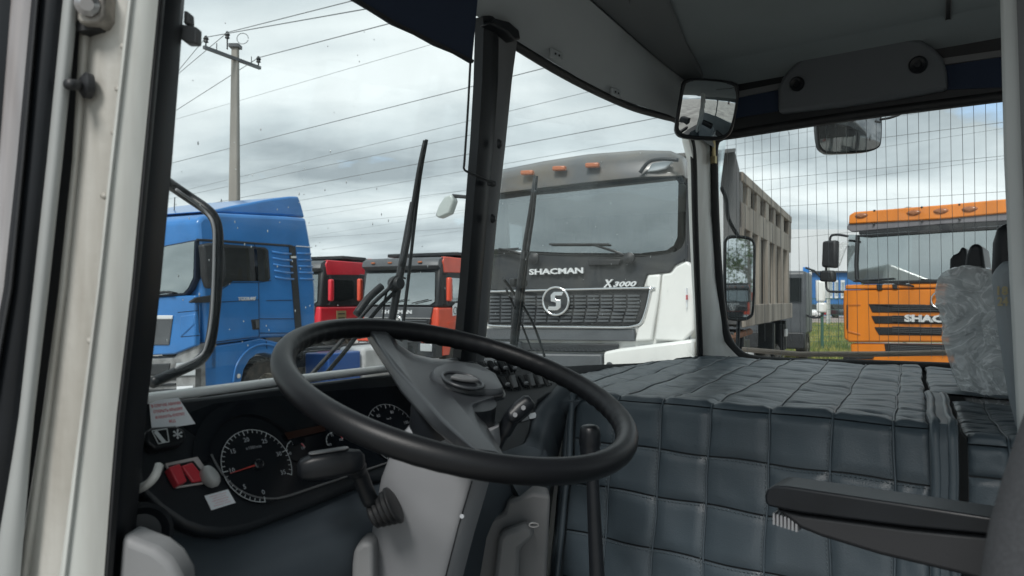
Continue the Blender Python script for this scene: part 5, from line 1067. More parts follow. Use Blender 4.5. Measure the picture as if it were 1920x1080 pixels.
MB().tube([C(x, y, d=dd) for x, y, dd in [(885, 902, 1.01), (860, 985, 1.03), (836, 1080, 1.05), (800, 1200, 1.09)]], .0012, 4).build('shroud_seam', BLK, sh, CAB)
MB().lathe(C(866, 968, d=1.015), -C(866, 968, d=1.0), [(.003, 0), (.003, .003), (.0015, .003)], 10).build('screw', METAL, sh, CAB)
S = []
for (y, hw, dd) in [(795, 14, 1.10), (803, 45, 1.095), (815, 75, 1.09), (835, 98, 1.085), (860, 100, 1.085)]:
    cx_ = 846 - (y - 795) * .2; c = C(cx_, y, d=dd); r_ = hw / FPX * dd; S.append([c + Vector((.6, -.8, 0)) * (r_ * math.cos(2 * math.pi * k / 20)) + Vector((.8, .6, 0)) * (r_ * .7 * math.sin(2 * math.pi * k / 20)) for k in range(20)])
S2 = MB().loft(S).build('collar', IVORY, colm, CAB, smooth=True, angle=60)
MB().prism([C(x, y, d=1.05) for x, y in [(659, 1060), (663, 1030), (680, 1015), (700, 1020), (700, 1300), (655, 1300)]], C(960, 540, d=1.0) * .05).build('column_cover', mat('kick_grey', (.19, .195, .20)), colm, CAB, bevel=.012, segs=3)
# left stalk
ls = MB().tube(smoothpath([C(x, y, d=dd) for x, y, dd in [(716, 962, 1.03), (698, 945, 1.02), (684, 915, 1.01), (672, 885, 1.0), (655, 868, .99), (635, 866, .985)]], 5), [.008] * 6 + [.0115] * 10 + [.015] * 10, 12).build('indicator_stalk', BLK, colm, CAB, smooth=True)
a = C(575, 878, d=.97); b = C(650, 866, d=.985); ax = (b - a).normalized(); upv = Vector((0, 0, 1)); sd = ax.cross(upv).normalized(); upv = sd.cross(ax)
S = []
for t, hh, ww in [(-.012, .006, .010), (-.006, .0135, .013), (.008, .0165, .0155), (.03, .0175, .016), (.055, .017, .015), (.07, .013, .012), (.075, .006, .006)]:
    c = a + ax * (t); S.append([c + sd * (ww * abs(math.cos(q_)) ** .6 * (1 if math.cos(q_) > 0 else -1)) + upv * (hh * abs(math.sin(q_)) ** .6 * (1 if math.sin(q_) > 0 else -1)) for q_ in [2 * math.pi * k / 16 for k in range(16)]])
hd_ = MB().loft(S).build('stalk_head', BLK, colm, CAB, smooth=True)
MB().prism(rrect(a + ax * .03 + upv * .0175, ax, sd, .052, .018, .007), upv * .002).build('stalk_button', GREYD, ls, CAB, bevel=.001)
bc = C(742, 945, d=1.02); bd = (C(700, 968, d=1.02) - bc).normalized(); prf = []
for k in range(5):
    h = k * .0075; r_ = .0265 - k * .0022; prf += [(r_ * .82, h), (r_, h + .002), (r_, h + .0055), (r_ * .82, h + .0072)]
MB().lathe(bc, bd, prf, 22).build('rubber_boot', RUB, colm, CAB, smooth=True)
# right stalk
MB().tube(smoothpath([C(x, y, d=dd) for x, y, dd in [(925, 850, 1.10), (936, 826, 1.10), (950, 800, 1.10), (962, 778, 1.095)]], 5), [.009] * 8 + [.012] * 8, 12).build('wiper_stalk', BLK, colm, CAB, smooth=True)
a = C(958, 782, d=1.09); b = C(996, 750, d=1.10); ax = (b - a).normalized(); sd = Vector((.8, .6, 0)); upv = ax.cross(sd).normalized()
S = []
for t, hh in [(-.004, .008), (.004, .0125), (.02, .0135), (.034, .0125), (.04, .008)]:
    c = a + ax * t; S.append([c + sd * (.010 * math.cos(q_)) + upv * (hh * math.sin(q_)) for q_ in [2 * math.pi * k / 14 for k in range(14)]])
h2 = MB().loft(S).build('stalk_head', BLK, colm, CAB, smooth=True)
for t in (.008, .024): MB().lathe(a + ax * t - sd * .010, -sd, [(.0035, 0), (.0035, .002)], 10).build('stalk_button', GREYP, h2, CAB)

# ---------------- steering wheel
WC = Vector((.8091, .7009, -.1258)); WN = Vector((-.0064, -.3360, 1)).normalized(); wa = Vector((1, 0, 0)); wa = (wa - WN * wa.dot(WN)).normalized(); wb = WN.cross(wa)
def WP(h): return lambda q: (q - WC).dot(WN) - h
sw = empty('steering_wheel', CAB, tuple(WC), 'large black two spoke steering wheel with an oval badge on its hub', 'steering wheel')
mb = MB(); NR, nr = 180, 16
for i in range(NR):
    t = 2 * math.pi * i / NR; d_ = wa * math.cos(t) + wb * math.sin(t)
    for k in range(nr):
        a_ = 2 * math.pi * k / nr; r_ = .0158
        low = max(0, math.cos(a_ - math.radians(215))); r_ *= 1 + .07 * low * math.sin(t * 60) + .0
        mb.v.append(WC + d_ * (.2480 + r_ * math.cos(a_)) + WN * (r_ * 1.05 * math.sin(a_)))
    for k in range(nr):
        a0 = i * nr + k; a1 = i * nr + (k + 1) % nr; b0 = ((i + 1) % NR) * nr + k; b1 = ((i + 1) % NR) * nr + (k + 1) % nr; mb.f.append((a0, a1, b1, b0))
WH = mat('wheel_rim_plastic', (0.009, 0.010, 0.012), .33, bump=.3, bscale=600, var=.3, vscale=10, rvar=.14, spec=.28)
mb.build('rim', WH, sw, CAB, smooth=True)
SPK = mat('spoke_plastic', (.034, .038, .043), .38, bump=.2, bscale=600, var=.12, vscale=12)
bot = [(674, 622), (690, 655), (721, 693), (750, 733), (783, 772), (815, 806), (850, 838), (872, 858), (945, 866), (928, 824), (908, 790), (896, 765), (948, 748), (926, 712), (893, 694), (838, 686), (807, 683), (774, 676), (744, 658), (722, 622)]
topp = [(684, 620), (706, 652), (740, 690), (772, 722), (800, 752), (828, 784), (856, 820), (884, 858), (928, 864), (908, 822), (892, 788), (884, 758), (935, 742), (917, 714), (888, 699), (838, 692), (806, 690), (772, 681), (740, 660), (717, 620)]
B0 = [C(x, y, s=WP(-.052)) for x, y in bot]; B1 = [C(x, y, s=WP(-.030)) for x, y in bot]; T1 = [C(x, y, s=WP(-.010)) for x, y in topp]
# the spoke rises to meet the rim at both ends
def lift(P): return [p + WN * (.012 * min(1, max(0, ((p - WC).length - .12) / .1))) for p in P]
mb = MB().loft([lift(B0), lift(B1), lift(T1)])
mb.build('spokes', SPK, sw, CAB, bevel=.004, segs=3)
MB().lathe(WC - WN * .012, -WN, [(.058, .0), (.062, .03), (.055, .075), (.045, .10)], 28).build('hub_housing', BLK, sw, CAB, smooth=True, angle=50)
padpx = [(812, 700), (842, 690), (888, 694), (920, 708), (941, 734), (936, 743), (905, 744), (860, 739), (826, 726), (806, 712)]
P0 = [C(x, y, s=WP(-.012)) for x, y in padpx]; pc = sum(P0, Vector()) / len(P0); P0 = smoothpath(P0, 4, True)
MB().loft([[p for p in P0], [p + WN * .006 for p in P0], [pc + (p - pc) * .93 + WN * .011 for p in P0], [pc + (p - pc) * .5 + WN * .014 for p in P0]]).build('hub_pad', SPK, sw, CAB, smooth=True, angle=40)
MB().tube(P0, .0024, 6, closed=True).build('pad_groove', RUB, sw, CAB, smooth=True)
ec = C(868, 713, s=WP(.003)); bo = MB().tube([ec + wa * (.031 * math.cos(2 * math.pi * k / 32)) + wb * (.031 * math.sin(2 * math.pi * k / 32)) for k in range(32)], .0026, 8, closed=True).build('badge', SPK, sw, CAB, smooth=True)
MB().lathe(ec - WN * .004, WN, [(.029, 0), (.029, .003)], 28).build('badge_disc', BLK, bo, CAB)
dd_ = (wa * .86 + wb * -.5).normalized(); de = WN.cross(dd_)
MB().prism([ec + dd_ * a_ + de * b_ for a_, b_ in [(-.022, -.004), (-.010, .010), (.006, .010), (.020, .004), (.024, -.004), (.010, -.009), (-.006, -.009)]], WN * .006).build('badge_bar', GREYD, bo, CAB, bevel=.002)

# ---------------- gear lever
gl = empty('gear_lever', CAB, (1.22, .66, -1.09), 'slim black gear lever with a barrel knob in front of the quilted cover', 'gear lever')
gk = [C(x, y, d=1.26) for x, y in [(1106, 797), (1106, 855)]]; g0 = C(1109, 860, d=1.26); g1 = C(1120, 1090, d=1.24); g2 = C(1140, 1500, d=1.2)
MB().tube([g0 + Vector((0, 0, .02)), g0, g1, g2], [.009, .010, .013, .015], 14).build('shaft', BLK, gl, CAB, smooth=True)
ax = (gk[1] - gk[0]); MB().lathe(gk[0], ax, [(.006, -.001), (.013, .001), (.0165, .005), (.0180, .014), (.0185, .032), (.0168, .036), (.0172, .040), (.0155, .056), (.011, .060)], 22).build('knob', BLK, gl, CAB, smooth=True, angle=50)

# ---------------- quilted engine cover
def prof_t(t):
    """profile: t=0 at the cover's shoulder; t>0 over the top, t<0 down the side"""
    r_ = .035
    if t >= .03:
        uu = 1.365 + r_ + (t - .03); return (uu, -.198 + .006 * math.sin(uu * 3))
    if t > -.025:
        k = (t + .025) / .055; a_ = math.pi - k * math.pi / 2; return (1.365 + r_ + r_ * math.cos(a_), -.198 - r_ + r_ * math.sin(a_))
    dn = -(t + .025); return (1.365 - .24 * dn - .35 * max(0, dn - .25) ** 2 * 0, -.198 - r_ - dn)
def Q(s_, t, h=0.0, dz=0.0):
    t = t + .0016 * math.sin(s_ * 33 + t * 21) * min(1, abs(t) * 12)
    u, z = prof_t(t); u2, z2 = prof_t(t + .003); tx, tz_ = u2 - u, z2 - z; L = math.hypot(tx, tz_); nx, nz = -tz_ / L, tx / L
    v = s_ + .15 * (u - 1.365) + .0014 * math.sin(t * 19 + s_ * 31) + .0008 * math.sin(t * 47 + s_ * 13)
    lump = .0022 * math.sin(s_ * 23 + t * 9) + .0014 * math.sin(t * 29 + s_ * 17)
    vm = wsv(min(u, 2.4), z) - .02; v = min(v, vm)
    return Vector((u + nx * (h + lump), v, z + nz * (h + lump) + dz))
ec_ = empty('engine_cover', CAB, (1.9, .6, -1.09), 'blue-black quilted vinyl engine cover filling the middle of the cab', 'engine cover')
def quilt(par, svals, tvals, dz, puff=.0048):
    slo, shi = svals[0], svals[-1]; tlo, thi = tvals[0], tvals[-1]; mb = MB(); ns = max(2, int((shi - slo) / .03)) + 1; ntv = int((thi - tlo) / .012) + 1
    for i in range(ns):
        for j in range(ntv): mb.v.append(Q(slo + (shi - slo) * i / (ns - 1), tlo + (thi - tlo) * j / (ntv - 1), -.007, dz))
    for i in range(ns - 1):
        for j in range(ntv - 1): mb.f.append((i * ntv + j, i * ntv + j + 1, (i + 1) * ntv + j + 1, (i + 1) * ntv + j))
    mb.build('backing', SEAM, par, CAB, smooth=True)
    rj = random.Random(5)
    for i in range(len(svals) - 1):
        for j in range(len(tvals) - 1):
            s0, s1, t0, t1 = svals[i], svals[i + 1], tvals[j], tvals[j + 1]; g_ = .0016; m = MB(); K = 10
            pf = puff * (.7 + .6 * rj.random()) * (.62 if t0 > .02 else 1); w1, w2, w3 = rj.uniform(0, 6), rj.uniform(0, 6), rj.uniform(-1, 1)
            for a_ in range(K):
                for b_ in range(K):
                    fa = a_ / (K - 1); fb_ = b_ / (K - 1); e_ = (1 - abs(2 * fa - 1) ** 9) * (1 - abs(2 * fb_ - 1) ** 9)
                    wr = .0011 * math.sin(fa * 8 + w1 + w3 * fb_ * 5) * math.sin(fb_ * 5 + w2) * e_ + (.0007 * math.sin(fb_ * 17 + w3 * fa * 6 + w1) * e_ if t0 > .02 else 0)
                    m.v.append(Q(s0 + g_ + (s1 - s0 - 2 * g_) * fa, t0 + g_ + (t1 - t0 - 2 * g_) * fb_, -.003 + pf * e_ ** .55 + wr, dz))
            for a_ in range(K - 1):
                for b_ in range(K - 1): m.f.append((a_ * K + b_, a_ * K + b_ + 1, (a_ + 1) * K + b_ + 1, (a_ + 1) * K + b_))
            m.build('quilt_panel', LEATH, par, CAB, smooth=True)
        if True:
            pass
    for s_ in svals[1:-1]:   # stitched seams, thread sunk between the panels
        mb = MB().tube([Q(s_, tlo + (thi - tlo) * k / 90, -.0015, dz) for k in range(91)], .0019, 6); mb.build('seam', LEATH, par, CAB, smooth=True)
sv = [.180, .232, .330, .437, .550, .650, .755, .850]
tv_ = [-.80, -.62, -.53, -.445, -.36, -.27, -.175, -.088, .004, .085, .175, .27, .37, .47, .57, .67, .78, .89, 1.0, 1.08]
quilt(ec_, sv, tv_, 0)
quilt(ec_, [.850, .93, 1.01], [.03, .085, .175, .27, .37, .47, .57, .67, .78, .89, 1.0, 1.08], 0)
st = MB()
def stitch(p, q, w_=.0007):
    d_ = (q - p).normalized(); n_ = Vector((-1, 0, .4)).normalized(); e_ = d_.cross(n_) * w_; st.add([p - e_, p + e_, q + e_, q - e_, (p + q) / 2 + n_ * .0016], [(0, 1, 4), (1, 2, 4), (2, 3, 4), (3, 0, 4)])
for t_ in (-.088, -.175, -.27, -.36):
    n_ = 88
    for k in range(n_):
        a_ = .18 + .67 * k / n_
        for o_ in (-.0045, ): stitch(Q(a_, t_ + o_, .0012), Q(a_ + .67 / n_ * .62, t_ + o_, .0012))
for s_ in sv[1:-1]:
    for k in range(70): a_ = -.5 + .5 * k / 70; stitch(Q(s_ + .0042, a_, .0012), Q(s_ + .0042, a_ + .0045, .0012))
tag(st.build('stitching', mat('thread', (.10, .125, .14), .6), ec_, CAB), kind='stuff')
# front end roll of the cover
def piping(par, s_, tr, dz, r_, name='piping', m=LEATH): MB().tube([Q(s_, tr[0] + (tr[1] - tr[0]) * k / 70, .004, dz) for k in range(71)], r_, 8).build(name, m, par, CAB, smooth=True)
piping(ec_, .857, (-.8, .03), 0, .007); 
S = [[Q(.865, t, .004), Q(.865, t, .004) + Vector((.03, .03, 0)), Q(.865, t, -.01) + Vector((.10, .05, 0)), Q(.865, t, -.03) + Vector((.10, .0, 0))] for t in lin(-.8, .03, 24)]
MB().loft(S).build('front_roll', LEATH, ec_, CAB, smooth=True)
for k, s_ in enumerate((.172, .148)): piping(ec_, s_, (-.8, .40), -.002, .008 - k * .001, 'piping')
S = [[Q(.18, t, -.004), Q(.18, t, .006), Q(.14, t, .006), Q(.14, t, -.006)] for t in lin(-.8, .40, 50)]
MB().loft(S).build('edge_band', LEATH, ec_, CAB, smooth=True, angle=50)
ec2 = empty('rear_engine_cover', CAB, (1.9, -.1, -1.09), 'narrower quilted vinyl cover behind the piped seam beside the seats', 'engine cover')
quilt(ec2, [-.42, -.32, -.22, -.12, -.02, .07, .128], [-.80, -.62, -.50, -.36, -.27, -.19, -.115, -.05, .0, .05, .10, .15, .20, .25, .30, .36, .42, .50], -.018, .006)
quilt(ec2, [-.42, -.30, -.18, -.06, .06, .17], [.52, .62, .72, .82, .92, 1.02, 1.08], -.004, .006)

# ---------------- seats
def slab(par, name, m, px, u0, u1, bev=.02, segs=3, inset=0.0):
    P = [C(a_, b_, u=u0) for a_, b_ in px]; return MB().prism(P, (u1 - u0, 0, 0)).build(name, m, par, CAB, bevel=bev, segs=segs)
ps = empty('passenger_seat', CAB, (1.75, 0, -1.09), 'plain pale grey passenger seat with black headrest nearest to the grey post', 'seat', 'passenger seats')
slab(ps, 'backrest', SEATG, [(1857, 520), (1862, 502), (1880, 490), (1905, 486), (1950, 490), (1985, 520), (2040, 900), (1925, 900), (1903, 800), (1888, 740), (1868, 610)], 1.56, 1.86, .03, 4)
slab(ps, 'headrest', BLK, [(1857, 528), (1860, 455), (1868, 428), (1884, 414), (1905, 412), (1928, 420), (1940, 450), (1945, 525)], 1.58, 1.82, .018, 4)
tm = MB(); q = C(1870, 550, u=1.555); 
for k, s_ in enumerate(['18', '24']): text(s_, tm, C(1880, 545 + k * 20, u=1.5565), Vector((0, -1, 0)), (0, 0, 1), height=.016, width=.016, bold=.04)
tm.build('backrest_marks', mat('ochre_mark', (.40, .34, .20), .6), ps, CAB)
pb = empty('passenger_seat', CAB, (2.05, .05, -1.09), 'passenger seat wrapped in crumpled clear plastic film', 'seat', 'passenger seats')
bpx = [(1770, 545), (1782, 522), (1802, 512), (1845, 514), (1866, 532), (1882, 620), (1912, 760), (1925, 830), (1880, 830), (1850, 770), (1806, 720), (1782, 660), (1770, 600)]
slab(pb, 'backrest', mat('seat_pale', (.50, .53, .54), .6), bpx, 1.93, 2.16, .03, 4)
slab(pb, 'headrest', BLK, [(1806, 527), (1811, 480), (1819, 460), (1833, 455), (1842, 464), (1851, 525)], 1.94, 2.12, .014, 4)
pc_ = empty('passenger_seat', CAB, (2.35, .05, -1.09), 'farthest passenger seat, only its dark headrest edge showing behind the wrapped seat', 'seat', 'passenger seats')
slab(pc_, 'headrest', BLK, [(1780, 526), (1781, 486), (1787, 478), (1797, 474), (1803, 462), (1812, 466), (1818, 526)], 2.24, 2.42, .012, 4)
slab(pc_, 'backrest', SEATG, [(1775, 545), (1785, 526), (1820, 524), (1850, 560), (1900, 830), (1860, 820), (1800, 700)], 2.24, 2.42, .02, 3)
# film
from mathutils import noise as mn
Pf = smoothpath([C(a_, b_, u=1.92) for a_, b_ in [(1763, 545), (1772, 520), (1790, 508), (1820, 504), (1850, 508), (1868, 520), (1880, 560), (1892, 640), (1912, 740), (1912, 790), (1880, 800), (1850, 782), (1806, 735), (1778, 670), (1764, 600)]], 4, True)
bm = bmesh.new(); vs_ = [bm.verts.new(p) for p in Pf]; f_ = bm.faces.new(vs_); r_ = bmesh.ops.extrude_face_region(bm, geom=[f_])
for v_ in [g_ for g_ in r_['geom'] if isinstance(g_, bmesh.types.BMVert)]: v_.co.x += .27
bmesh.ops.triangulate(bm, faces=bm.faces[:])
for it in range(4):
    bmesh.ops.subdivide_edges(bm, edges=[e_ for e_ in bm.edges if e_.calc_length() > .022], cuts=1); bmesh.ops.triangulate(bm, faces=bm.faces[:])
bm.verts.ensure_lookup_table(); bm.normal_update()
for v_ in bm.verts:
    p = v_.co; a_ = mn.noise(Vector((p.y * 9, p.z * 5, p.x * 6))); b_ = abs(mn.noise(Vector((p.y * 22 + 3, p.z * 11, p.x * 14)))); c_ = abs(mn.noise(Vector((p.y * 40, p.z * 26, p.x * 30))))
    v_.co = p + v_.normal * (.006 + .012 * a_ - .020 * b_ + .010 * (.3 - c_)) if True else p
me = bpy.data.meshes.new('film'); bm.to_mesh(me); vv = [v_.co.copy() for v_ in me.vertices]; ff = [tuple(p_.vertices) for p_ in me.polygons]; bm.free(); bpy.data.meshes.remove(me)
fo_ = MB().add(vv, ff).build('film_wrap', FILM, None, CAB, smooth=True, angle=25); tag(fo_, 'crumpled clear plastic film bagged around the middle passenger seat', 'plastic film')
dsx = empty('driver_seat', CAB, (.82, -.05, -1.09), 'dark fabric driver seat with a fold-down black armrest at the lower right', 'seat')
slab(dsx, 'backrest', FAB, [(1932, 770), (1920, 792), (1900, 830), (1872, 915), (1848, 1000), (1832, 1085), (1815, 1300), (2300, 1300), (2400, 700), (1990, 690)], .57, 1.0, .03, 4)
ap = [(1434, 928), (1438, 917), (1452, 911), (1475, 912), (1700, 946), (1880, 974), (1880, 1005), (1700, 988), (1500, 962), (1440, 950), (1434, 942)]
slab(dsx, 'armrest_pad', BLK, ap, 1.04, 1.105, .006, 3)
slab(dsx, 'armrest_base', mat('armrest_plastic', (.020, .021, .024), .45, bump=.2, bscale=600), [(1450, 953), (1500, 964), (1700, 990), (1880, 1008), (1880, 1100), (1800, 1078), (1650, 1042), (1540, 1008), (1500, 992), (1478, 975)], 1.05, 1.10, .006, 3)
rb = MB()
for k in range(7): rb.box(C(1455 + k * 7, 970 + k * 2.2, u=1.062), (.02, .0028, .016))
rb.build('armrest_bellows', GREYP, dsx, CAB)
# grey upright post between driver and passengers
gp_ = empty('partition_post', CAB, (1.46, .03, -1.09), 'pale grey upright post at the right edge between driver and passenger seats', 'post')
a = C(1877, 300, u=1.44)
S = []
for (px_, py) in [(1870, -250), (1875, 0), (1882, 300), (1893, 540), (1906, 790), (1930, 1300)]:
    p = C(px_, py, u=1.43); S.append([p, p + Vector((.07, 0, 0)), p + Vector((.07, -.11, 0)), p + Vector((0, -.055, 0)), p + Vector((-.0, -.05, 0))])
MB().loft(S).build('post_panel', mat('post_paint', (.50, .525, .52), .4, var=.08, vscale=5), gp_, CAB, bevel=.006)
S = []
for (px_, py) in [(1903, -250), (1906, 0), (1916, 300), (1928, 540)]:
    p = C(px_, py, u=1.42); S.append([p, p + Vector((.01, 0, 0)), p + Vector((.01, -.06, 0)), p + Vector((0, -.06, 0))])
MB().loft(S).build('post_trim', GREYD, gp_, CAB)

# ---------------- roller blind and cord
rb_ = empty('roller_blind', CAB, (.9, .93, .66), 'dark navy roller blind pulled partly down over the left windscreen', 'sun blind')
zB = C(884, 117, s=WSI(.05)); S = []
for u in lin(.38, zB.x, 14):
    zb = zB.z + .02 * (zB.x - u) + .0015 * math.sin(u * 60); v0 = lambda z: wsv(u, z) - .05
    S.append([Vector((u, v0(zb), zb)), Vector((u, v0(zb) - .002, zb + .004)), Vector((u, v0(.60), .60)), Vector((u, v0(.70), .70)), Vector((u, v0(.70) + .006, .70)), Vector((u, v0(zb) + .005, zb))])
MB().loft(S).build('fabric', NAVY, rb_, CAB, smooth=True, angle=60)
MB().tube([Vector((u, wsv(u, zB.z) - .052, zB.z + .02 * (zB.x - u) + .002)) for u in lin(.38, zB.x, 14)], .0045, 6).build('bottom_bar', RUB, rb_, CAB)
MB().tube([Vector((u, wsv(u, .68) - .07, .68)) for u in lin(.38, 1.25, 14)], .026, 10).build('roller', NAVY, rb_, CAB, smooth=True)
cd_ = MB().tube(smoothpath([C(x, y, s=WSI(.05)) for x, y in [(882, 116), (877, 210), (871, 300), (870, 316), (878, 323), (900, 332), (926, 344)]], 4), .0024, 6).build('guide_rod', TBLK, rb_, CAB, smooth=True)
MB().box(C(922, 344, s=WSI(.045)), (.02, .012, .012)).build('rod_clamp', TBLK, cd_, CAB, bevel=.003)

# ---------------- mirrors
def mirror_thing(name, label, base, pxs, surf, out, glass_in, bezel, par_extra=None, group=None, d=None, face=None):
    t = empty(name, CAB, tuple(base), label, 'mirror', group)
    P = smoothpath([C(a_, b_, d=d) for a_, b_ in pxs], 3, True); back = C(960, 540, d=1.0); back.z = 0; back.normalize()
    c = sum(P, Vector()) / len(P)
    if par_extra: P = [p + back * (par_extra[0] * (p - c).dot(Vector((.6, -.8, 0))) + par_extra[1] * (p.z - c.z)) for p in P]
    if face is not None:   # tilt about the middle
        n0 = -back; n1 = Vector(face).normalized(); q_ = n0.rotation_difference(n1).to_matrix()
    hs = MB().loft([[c + (p - c) * 1.0 for p in P], [c + (p - c) * 1.0 + back * .02 for p in P], [c + (p - c) * .8 + back * .05 for p in P]]).build('housing', BLK, t, CAB, smooth=True, angle=50)
    MB().tube([c + (p - c) * .965 - back * .001 for p in P], bezel, 6, closed=True).build('bezel', BLK, t, CAB, smooth=True)
    return t, P, c, back
# interior convex mirror in the corner
t, P, c, back = mirror_thing('interior_mirror', 'black-framed convex mirror hanging inside the far upper corner of the cab', C(1325, 205, d=2.1), [(1276, 165), (1282, 156), (1300, 153), (1372, 157), (1382, 168), (1383, 185), (1376, 235), (1366, 252), (1345, 258), (1285, 256), (1268, 245), (1268, 225)], None, 0, 0, .007, d=2.1, par_extra=(.12, -.22))
def dome(P, c, back, name, par, k, bulge, tilt=Vector((0, 0, 0))):
    n_ = -back; R_ = max((p - c).length for p in P); S = []
    for j in range(7):
        f = k * (1 - j / 6.0) if j < 6 else .001
        S.append([c + (p - c) * f + n_ * (bulge * (1 - (f * (p - c).length / R_) ** 2)) + tilt * 0 for p in P])
    mb = MB(); mb.loft(S, caps=False); mb.f.append(tuple(range(6 * len(P), 7 * len(P)))); return mb.build(name, MIRR, par, CAB, smooth=True)
dome(P, c, back, 'mirror_glass', t, .93, .022)
MB().tube([c + back * .04, c + back * .10 + Vector((.02, .02, .06))], .012, 8).build('bracket', BLK, t, CAB)
# long mirror outside passenger side
t, P, c, back = mirror_thing('wing_mirror', 'tall rounded mirror outside the passenger window in front of the ribbed tipper', C(1388, 520, d=2.78), [(1356, 470), (1358, 448), (1372, 441), (1405, 443), (1417, 452), (1419, 480), (1416, 580), (1408, 598), (1390, 602), (1366, 600), (1358, 590), (1356, 540)], None, 0, 0, .005, d=2.78, par_extra=(.325, .0))
MB().prism([c + (p - c) * .92 - back * .001 for p in P], back * .004).build('mirror_glass', MIRR, t, CAB)
MB().tube(smoothpath([C(x, y, d=2.84) for x, y in [(1352, 350), (1362, 375), (1366, 410), (1385, 445)]], 5), .008, 8).build('mirror_arm', BLK, t, CAB, smooth=True)
MB().tube([C(x, y, d=2.84) for x, y in [(1385, 600), (1380, 700), (1360, 740)]], .008, 8).build('mirror_arm', BLK, t, CAB, smooth=True)
# kerb mirror above passenger window
t, P, c, back = mirror_thing('kerb_mirror', 'wide grey-backed mirror hanging outside at the top of the passenger window', C(1590, 248, d=2.48), [(1530, 230), (1534, 221), (1545, 217), (1600, 208), (1640, 207), (1650, 213), (1653, 225), (1652, 265), (1645, 278), (1620, 285), (1560, 288), (1545, 285), (1534, 272)], None, 0, 0, .004, d=2.48)
KG = mat('kerb_mirror_glass', (.26, .27, .28), .08, .85)
S = []; n_ = -back; R_ = max((p - c).length for p in P)
for j in range(7):
    f = .95 * (1 - j / 6.0) if j < 6 else .001; S.append([c + (p - c) * f + n_ * (.03 * (1 - (f * (p - c).length / R_) ** 2)) for p in P])
mb = MB(); mb.loft(S, caps=False); mb.f.append(tuple(range(6 * len(P), 7 * len(P)))); mb.build('mirror_glass', KG, t, CAB, smooth=True)
MB().tube(smoothpath([C(x, y, d=2.46) for x, y in [(1650, 224), (1672, 220), (1695, 210), (1716, 194), (1740, 170)]], 5), .0042, 8).build('mirror_cable', RUB, t, CAB, smooth=True)
# bracket of the left mirror
t = empty('mirror_bracket', CAB, tuple(C(400, 560, d=1.1)), 'bent black tube bracket looping outside the left part of the windscreen', 'bracket')
MB().tube(smoothpath([C(x, y, d=dd) for x, y, dd in [(290, 325, 1.08), (318, 345, 1.12), (350, 367, 1.15), (385, 391, 1.15), (401, 408, 1.15), (408, 432, 1.15), (409, 470, 1.15), (407, 530, 1.15), (402, 590, 1.15), (395, 640, 1.15), (386, 662, 1.15), (368, 680, 1.15), (330, 698, 1.12), (285, 718, 1.08)]], 4), .0085, 10).build('tube', BLK, t, CAB, smooth=True)
MB().tube(smoothpath([C(x, y, d=dd) for x, y, dd in [(330, 355, 1.095), (380, 392, 1.140), (400, 420, 1.140), (402, 470, 1.140), (398, 580, 1.140), (389, 640, 1.140), (375, 668, 1.140), (330, 690, 1.090)]], 4), .0025, 6).build('cable', GREYP, t, CAB, smooth=True)

# ---------------- wipers outside the windscreen
WO = WSI(-.06); WO2 = WSI(-.085)
t = empty('windscreen_wiper', CAB, tuple(C(745, 690, s=WO)), 'long black wiper standing upright outside the left pane', 'wiper', 'wipers of the cab')
def wt_(pts, r, name, par, s=WO, n=3, m=TBLK, flat=1.0): return MB().tube(smoothpath([C(a_, b_, s=s) for a_, b_ in pts], n), r, 8, flat=flat).build(name, m, par, CAB, smooth=True)
wt_([(800, 262), (788, 330), (776, 430), (766, 520), (756, 605), (752, 640)], .0035, 'wiper_blade', t, WO)
wt_([(797, 264), (785, 320), (772, 400), (764, 450), (752, 500)], .0045, 'blade_carrier', t, WO)
wt_([(776, 380), (768, 420), (757, 480), (748, 525), (742, 560), (734, 605), (728, 650)], .0085, 'wiper_arm', t, WO2)
wt_([(752, 520), (725, 545), (700, 568), (672, 600), (640, 640), (575, 712)], .0045, 'wiper_arm', t, WO2)
wt_([(748, 540), (715, 572), (680, 615), (650, 655), (607, 706)], .0045, 'wiper_arm', t, WO2)
wt_([(715, 537), (690, 560), (668, 590)], .008, 'wiper_arm', t, WO)
wt_([(760, 522), (745, 518), (732, 530), (722, 560), (718, 600)], .0022, 'washer_hose', t, WO2, 5)
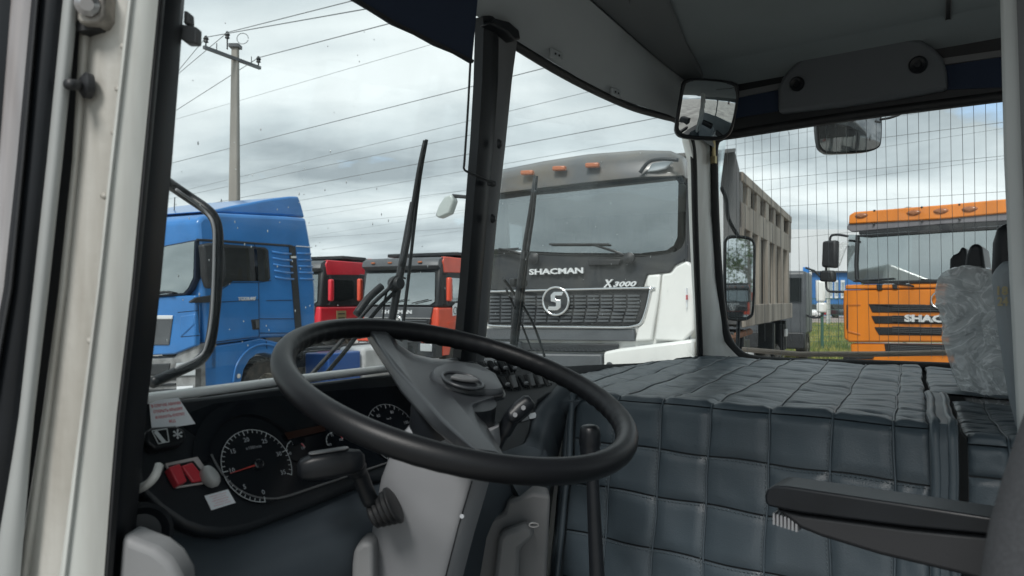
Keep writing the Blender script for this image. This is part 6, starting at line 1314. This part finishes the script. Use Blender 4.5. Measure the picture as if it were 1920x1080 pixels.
MB().lathe(C(744, 532, s=WO2), (0, -1, .1), [(.016, -.012), (.018, 0), (.012, .012)], 14).build('wiper_joint', TBLK, t, CAB, smooth=True, angle=40)
t2 = empty('windscreen_wiper', CAB, tuple(C(970, 650, s=WO)), 'black wiper outside the right pane crossing the white truck', 'wiper', 'wipers of the cab')
wt_([(1006, 330), (1000, 400), (990, 470), (980, 560), (968, 650)], .0042, 'wiper_blade', t2, WO)
wt_([(1004, 332), (994, 400), (984, 460), (980, 510), (972, 600), (964, 648)], .006, 'wiper_arm', t2, WO2)
wt_([(984, 470), (974, 540), (966, 600), (962, 645)], .009, 'wiper_arm', t2, WO)
wt_([(945, 524), (960, 545), (985, 580), (1005, 620), (1021, 668)], .0038, 'wiper_arm', t2, WO2)
wt_([(948, 540), (975, 600), (996, 655)], .0028, 'wiper_arm', t2, WO)
MB().box(C(972, 530, s=WO2), (.06, .02, .022)).build('wiper_joint', TBLK, t2, CAB, bevel=.004)

# ---------------- dried drops on the outside of the panes
mb = MB(); rr_ = random.Random(21)
def drop(c, w_, h_, n=6):
    base = len(mb.v); mb.v.append(c + Vector((0, .0015, 0)))
    for k in range(n): a_ = 2 * math.pi * k / n; mb.v.append(c + Vector((w_ * math.cos(a_), 0, h_ * math.sin(a_))))
    mb.v.append(c - Vector((0, .0006, 0)))
    for k in range(n): mb.f.append((base, base + 1 + k, base + 1 + (k + 1) % n)); mb.f.append((base + n + 1, base + 1 + (k + 1) % n, base + 1 + k))
for i in range(150):
    u = rr_.uniform(.45, 2.35); 
    if 1.2 < u < 1.36: continue
    if rr_.random() < .5: u = rr_.uniform(.45, 1.0)
    z = rr_.uniform(-.08, .22) if rr_.random() < .75 else rr_.uniform(.2, .5); s_ = rr_.uniform(.0005, .0013); c = Vector((u, wsv(u, z) + .016, z)); drop(c, s_, s_ * rr_.uniform(1, 3.2))
dm = mat('dried_drops', (.72, .75, .76), .25, coat=.5)
o = mb.build('raindrops', dm, None, CAB, smooth=True); tag(o, 'small dried raindrops scattered over the windscreen panes', 'raindrops', kind='stuff')
